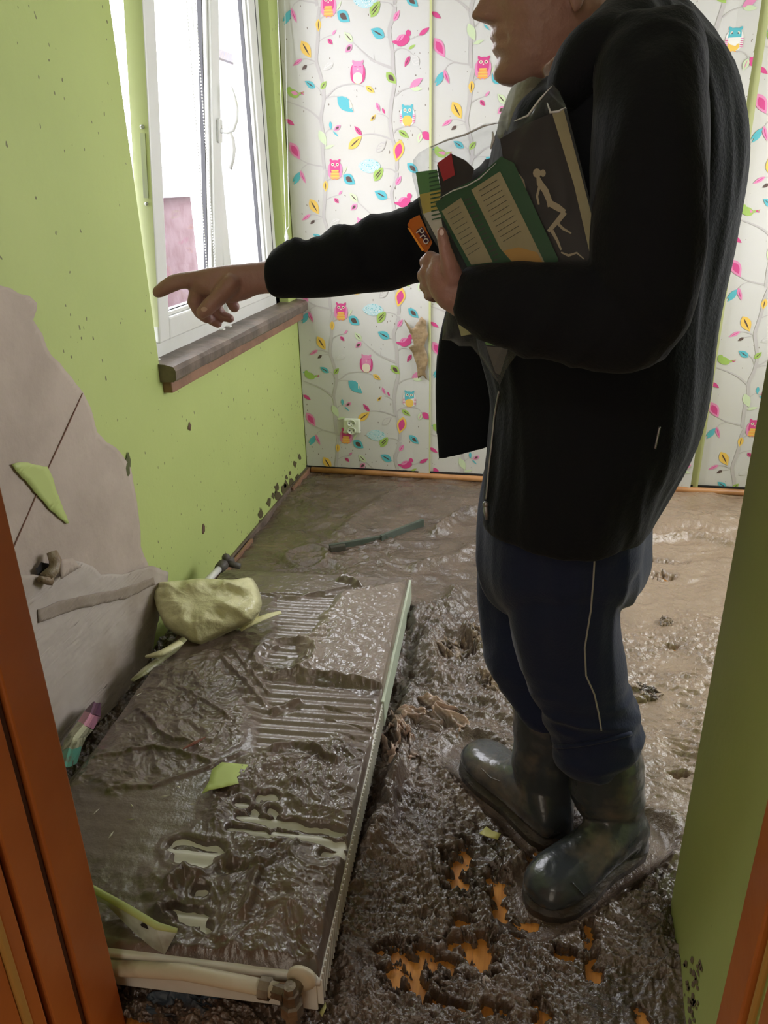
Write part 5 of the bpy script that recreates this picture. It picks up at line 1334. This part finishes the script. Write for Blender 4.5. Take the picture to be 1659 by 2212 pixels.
# green leaflet
e = carried('green_leaflet', PY(1040, 470, 1.07), 'dark green leaflet with two cream text panels in the middle of the clear pouch', 'leaflet')
mb = MB(); slab(mb, [(940,440),(975,412),(1030,385),(1082,338),(1110,352),(1206,560),(1200,580),(1010,578),(990,540)], .004, .003); part(mb, 'card', dg_, e)
mb = MB(); slab(mb, [(954,456),(996,427),(1064,566),(1018,572),(978,500)], .0025, .001); slab(mb, [(1018,410),(1080,370),(1176,566),(1112,573),(1080,536)], .0025, .001); part(mb, 'text_panel', cr, e)
mb = MB(); slab(mb, [(1086,542),(1120,534),(1160,545),(1172,566),(1112,572)], .0018, .0005); part(mb, 'orange_patch', og, e)
mb = MB(); rr = random.Random(3)
for k in range(15):
    x0, y0 = 1002+k*4.6, 432+k*9.2
    slab(mb, [(x0+rr.uniform(-2, 2), y0), (x0+13, y0-5+rr.uniform(-2, 2)), (x0+14, y0-2), (x0+2, y0+3)], .0022, .0005)
for k in range(9): x0, y0 = 962+k*5.6, 462+k*11; slab(mb, [(x0+4, y0), (x0+30, y0-16), (x0+30.4, y0-15), (x0+4.4, y0+1)], .0017, .0003)
for k in range(11): x0, y0 = 1030+k*5.2, 412+k*11; slab(mb, [(x0+4, y0), (x0+44, y0-24), (x0+44.4, y0-23), (x0+4.4, y0+1)], .0017, .0003)
part(mb, 'printed_lines', tx, e)
# red and black box, green-yellow packet, lower packet
e = carried('red_black_box', PY(975, 370, 1.075), 'small red and black box at the top left inside the clear pouch', 'box')
mb = MB(); slab(mb, [(975,332),(1005,346),(1024,364),(1018,392),(953,418),(944,356)], .004, .020); part(mb, 'box_body', bk_, e)
mb = MB(); slab(mb, [(945,352),(975,331),(983,378),(958,391)], .002, .003); part(mb, 'red_label', mat('red_label', (.50, .02, .035), .35), e)
e = carried('seed_packet', PY(925, 430, 1.08), 'green, yellow and white striped packet at the left edge of the clear pouch', 'packet')
mb = MB(); slab(mb, [(898,372),(944,366),(952,410),(906,420)], .006, .006, 0); slab(mb, [(906,420),(952,410),(950,450),(914,462)], .006, .006, 1); slab(mb, [(914,462),(950,450),(956,490),(948,524),(930,490)], .006, .006, 2)
part(mb, 'wrapper', None, e, mats=[mat('packet_leaf_green', (.10, .32, .10), .4), mat('packet_yellow', (.62, .52, .10), .4), mat('packet_white', (.72, .72, .64), .4)])
mb = MB()
for k in range(12): x0, y0 = 934+k*.6, 372+k*9; slab(mb, [(x0-8, y0+2), (x0+14, y0-3), (x0+15, y0), (x0-8, y0+5)], .0045, .001)
part(mb, 'green_stripes', dg_, e)
e = carried('orange_packet', PY(905, 500, 1.11), 'orange packet with a dark lettered label held against the pouch by the near hand', 'packet')
mb = MB(); slab(mb, [(880,486),(886,474),(906,464),(934,524),(922,546),(913,542)], .030, .016, 0); part(mb, 'wrapper', None, e, mats=[mat('amber_wrapper', (.55, .16, .03), .15, spec=.8)])
mb = MB(); slab(mb, [(880,492),(884,492),(916,540),(912,543)], .028, .003); part(mb, 'bright_edge', mat('bright_orange', (.95, .38, .05), .3), e)
mb = MB(); slab(mb, [(899,498),(912,490),(930,518),(922,528)], .028, .002); part(mb, 'dark_label', mat('plum_label', (.06, .02, .04), .3), e)
tc_ = bpy.data.curves.new('label_letters', 'FONT'); tc_.body = 'Pro'; tc_.size = .016; tc_.extrude = .0003; tc_.align_x = 'CENTER'; tc_.align_y = 'CENTER'
to_ = bpy.data.objects.new('tmp_letters', tc_); C.objects.link(to_); bpy.context.view_layer.update()
lm = bpy.data.meshes.new_from_object(to_.evaluated_get(bpy.context.evaluated_depsgraph_get())); bpy.data.objects.remove(to_)
lm.materials.clear(); lm.materials.append(mat('label_white', (.6, .55, .5), .4)); to = bpy.data.objects.new('label_letters', lm); C.objects.link(to)
pa, pb_ = PY(904, 497, yp(904)+.0265), PY(925, 524, yp(925)+.0265); xd = Vector(pb_-pa).normalized(); zd = Vector((EYE-pa)).normalized(); zd = (zd-xd*zd.dot(xd)).normalized(); yd = zd.cross(xd)
mw = Matrix.Identity(4); 
for i in range(3): mw[i][0], mw[i][1], mw[i][2], mw[i][3] = xd[i], yd[i], zd[i], ((pa+pb_)/2)[i]
to.parent = e; to.matrix_parent_inverse = e.matrix_world.inverted(); to.matrix_basis = mw
# clear pouch
def film():
    m = bpy.data.materials.new('clear_film'); m.use_nodes = True; nt = m.node_tree; nt.nodes.clear()
    o_ = nt.nodes.new('ShaderNodeOutputMaterial'); t_ = nt.nodes.new('ShaderNodeBsdfTransparent'); g = nt.nodes.new('ShaderNodeBsdfPrincipled')
    t_.inputs[0].default_value = (.93, .94, .95, 1); g.inputs['Base Color'].default_value = (.34, .37, .40, 1); g.inputs['Roughness'].default_value = .16; g.inputs['Specular IOR Level'].default_value = 1.0
    tc = nt.nodes.new('ShaderNodeTexCoord'); bp = nt.nodes.new('ShaderNodeBump'); bp.inputs['Distance'].default_value = .006
    nt.links.new(NZ(nt, tc, 26, 3), bp.inputs['Height']); nt.links.new(bp.outputs[0], g.inputs['Normal'])
    mx = nt.nodes.new('ShaderNodeMixShader'); lw = nt.nodes.new('ShaderNodeLayerWeight'); lw.inputs[0].default_value = .35; nt.links.new(bp.outputs[0], lw.inputs['Normal'])
    fac = MATH(nt, 'ADD', MATH(nt, 'MULTIPLY', lw.outputs['Facing'], .40), .035)
    nt.links.new(fac, mx.inputs[0]); nt.links.new(t_.outputs[0], mx.inputs[1]); nt.links.new(g.outputs[0], mx.inputs[2]); nt.links.new(mx.outputs[0], o_.inputs[0])
    return m
M['film'] = film()
def pouch(name, outline, cx_, cy_, infl, ybase, parent, m, seed=1, off_=.0):
    """closed inflated film bag from an outline"""
    n = len(outline); V3 = []; Fs3 = []; rings_ = 9
    for side in (-1, 1):
        for j in range(rings_+1):
            k = j/rings_; h_ = infl*math.sqrt(max(0, 1-k**2.4))*side
            for (x, y) in outline:
                xx, yy = cx_+(x-cx_)*k, cy_+(y-cy_)*k
                V3.append(PY(xx, yy, ybase(xx)+off_+h_*(1+.35*float(pn(np.array(xx*.02), np.array(yy*.02), seed*1.0)))))
    per = (rings_+1)*n
    for s_ in range(2):
        for j in range(rings_):
            for i in range(n):
                a_, b_ = s_*per+j*n+i, s_*per+j*n+(i+1) % n; q = (a_, b_, b_+n, a_+n); Fs3.append(q if s_ else q[::-1])
    for i in range(n): a_, b_ = rings_*n+i, rings_*n+(i+1) % n; Fs3.append((a_, b_, per+b_, per+a_))
    o_ = mesh(name, V3, Fs3, m, parent, True); o_.matrix_parent_inverse = parent.matrix_world.inverted(); return o_
def smooth_outline(pts, k=5):
    P_ = [np.array(p, float) for p in pts]; n = len(P_); out = []
    for i in range(n):
        p0, p1, p2, p3 = P_[i-1], P_[i], P_[(i+1) % n], P_[(i+2) % n]
        for t_ in np.linspace(0, 1, k+1)[:-1]: out.append(tuple(.5*((2*p1)+(-p0+p2)*t_*.7+(2*p0*.7-4.4*p1+3.7*p2-.0*p3)*0+0*t_)+ (p2-p1)*t_*.65))
    return out
e = carried('clear_pouch', PY(1080, 450, 1.06), 'shiny transparent plastic pouch of leaflets clamped under the near arm', 'pouch')
ol = [(893,345),(905,330),(930,316),(965,300),(1005,288),(1045,268),(1080,262),(1110,258),(1140,246),(1165,212),(1192,180),(1207,196),(1222,228),(1238,290),(1256,360),(1276,440),(1294,520),(1310,590),(1250,600),(1150,602),(1050,602),(1000,590),(970,560),(945,532),(925,500),(910,460),(898,410),(890,380)]
pouch('film_bag', ol, 1080, 420, .022, yp, e, M['film'], 2, .006)
M['seam'] = mat('painted_film_glint', (.62, .65, .70), .18, spec=1.0)  # pale tubes stand in for reflected streaks on the clear film
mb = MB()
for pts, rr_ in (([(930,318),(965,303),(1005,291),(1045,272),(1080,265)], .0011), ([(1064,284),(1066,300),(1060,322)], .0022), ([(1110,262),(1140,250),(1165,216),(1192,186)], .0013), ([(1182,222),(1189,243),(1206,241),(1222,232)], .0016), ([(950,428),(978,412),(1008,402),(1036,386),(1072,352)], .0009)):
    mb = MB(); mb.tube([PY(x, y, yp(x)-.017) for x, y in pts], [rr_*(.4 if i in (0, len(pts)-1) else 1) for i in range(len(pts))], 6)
    part(mb, 'film_glint', M['seam'], e, True)  # pale tubes for reflected streaks on the film
ol2 = [(970,660),(1010,650),(1080,650),(1130,700),(1120,760),(1092,800),(1080,832),(1066,815),(1040,775),(1018,748),(992,748),(975,736),(955,734),(958,700)]
pouch('film_tail', ol2, 1040, 710, .020, lambda x: 1.10-(x-955)/410*.05, e, M['film'], 5, .0)
e2 = carried('lower_packet', PY(1040, 720, 1.10), 'green and pale packet in the pouch tail hanging below the near sleeve', 'packet')
mb = MB()
def slab2(pts, off_, th_, m): 
    fr = [PY(x, y, 1.10+off_) for x, y in pts]; bk2 = [PY(x, y, 1.10+off_+th_) for x, y in pts]; n = len(pts)
    mb.add(fr+bk2, [tuple(range(n)), tuple(range(n, 2*n))[::-1]]+[(k, (k+1) % n, n+(k+1) % n, n+k) for k in range(n)], m)
slab2([(978,660),(1020,660),(1030,720),(996,726)], -.002, .006, 0); slab2([(1030,700),(1110,700),(1100,750),(1050,745)], -.004, .006, 1); slab2([(1050,748),(1098,752),(1080,810),(1070,805)], .0, .006, 2)
part(mb, 'wrapper', None, e2, mats=[mat('pale_lime', (.50, .52, .20), .4), mat('leafy_green', (.14, .36, .06), .4), mat('murky_brown', (.10, .09, .06), .4)])

# chipped paint near the foot of the wall stub
m_ = MB(); rr = random.Random(31)
for i in range(34):
    x = 1478+rr.random()*26+(i % 5)*3; y = 2070+rr.random()*140; r_ = rr.uniform(1.5, 6); n_ = 8
    m_.add([PX(x+r_*math.cos(2*PI*k/n_)*rr.uniform(.4, 1.1), y+r_*2.2*math.sin(2*PI*k/n_)*rr.uniform(.4, 1.1), XS-.0012) for k in range(n_)], [tuple(range(n_))])
o = m_.build('chipped_paint', mat('chipped_brown', (.20, .15, .10), .7)); tag(o, 'brown chipped paint marks at the foot of the green wall stub right of the doorway', 'paint marks', kind='stuff')
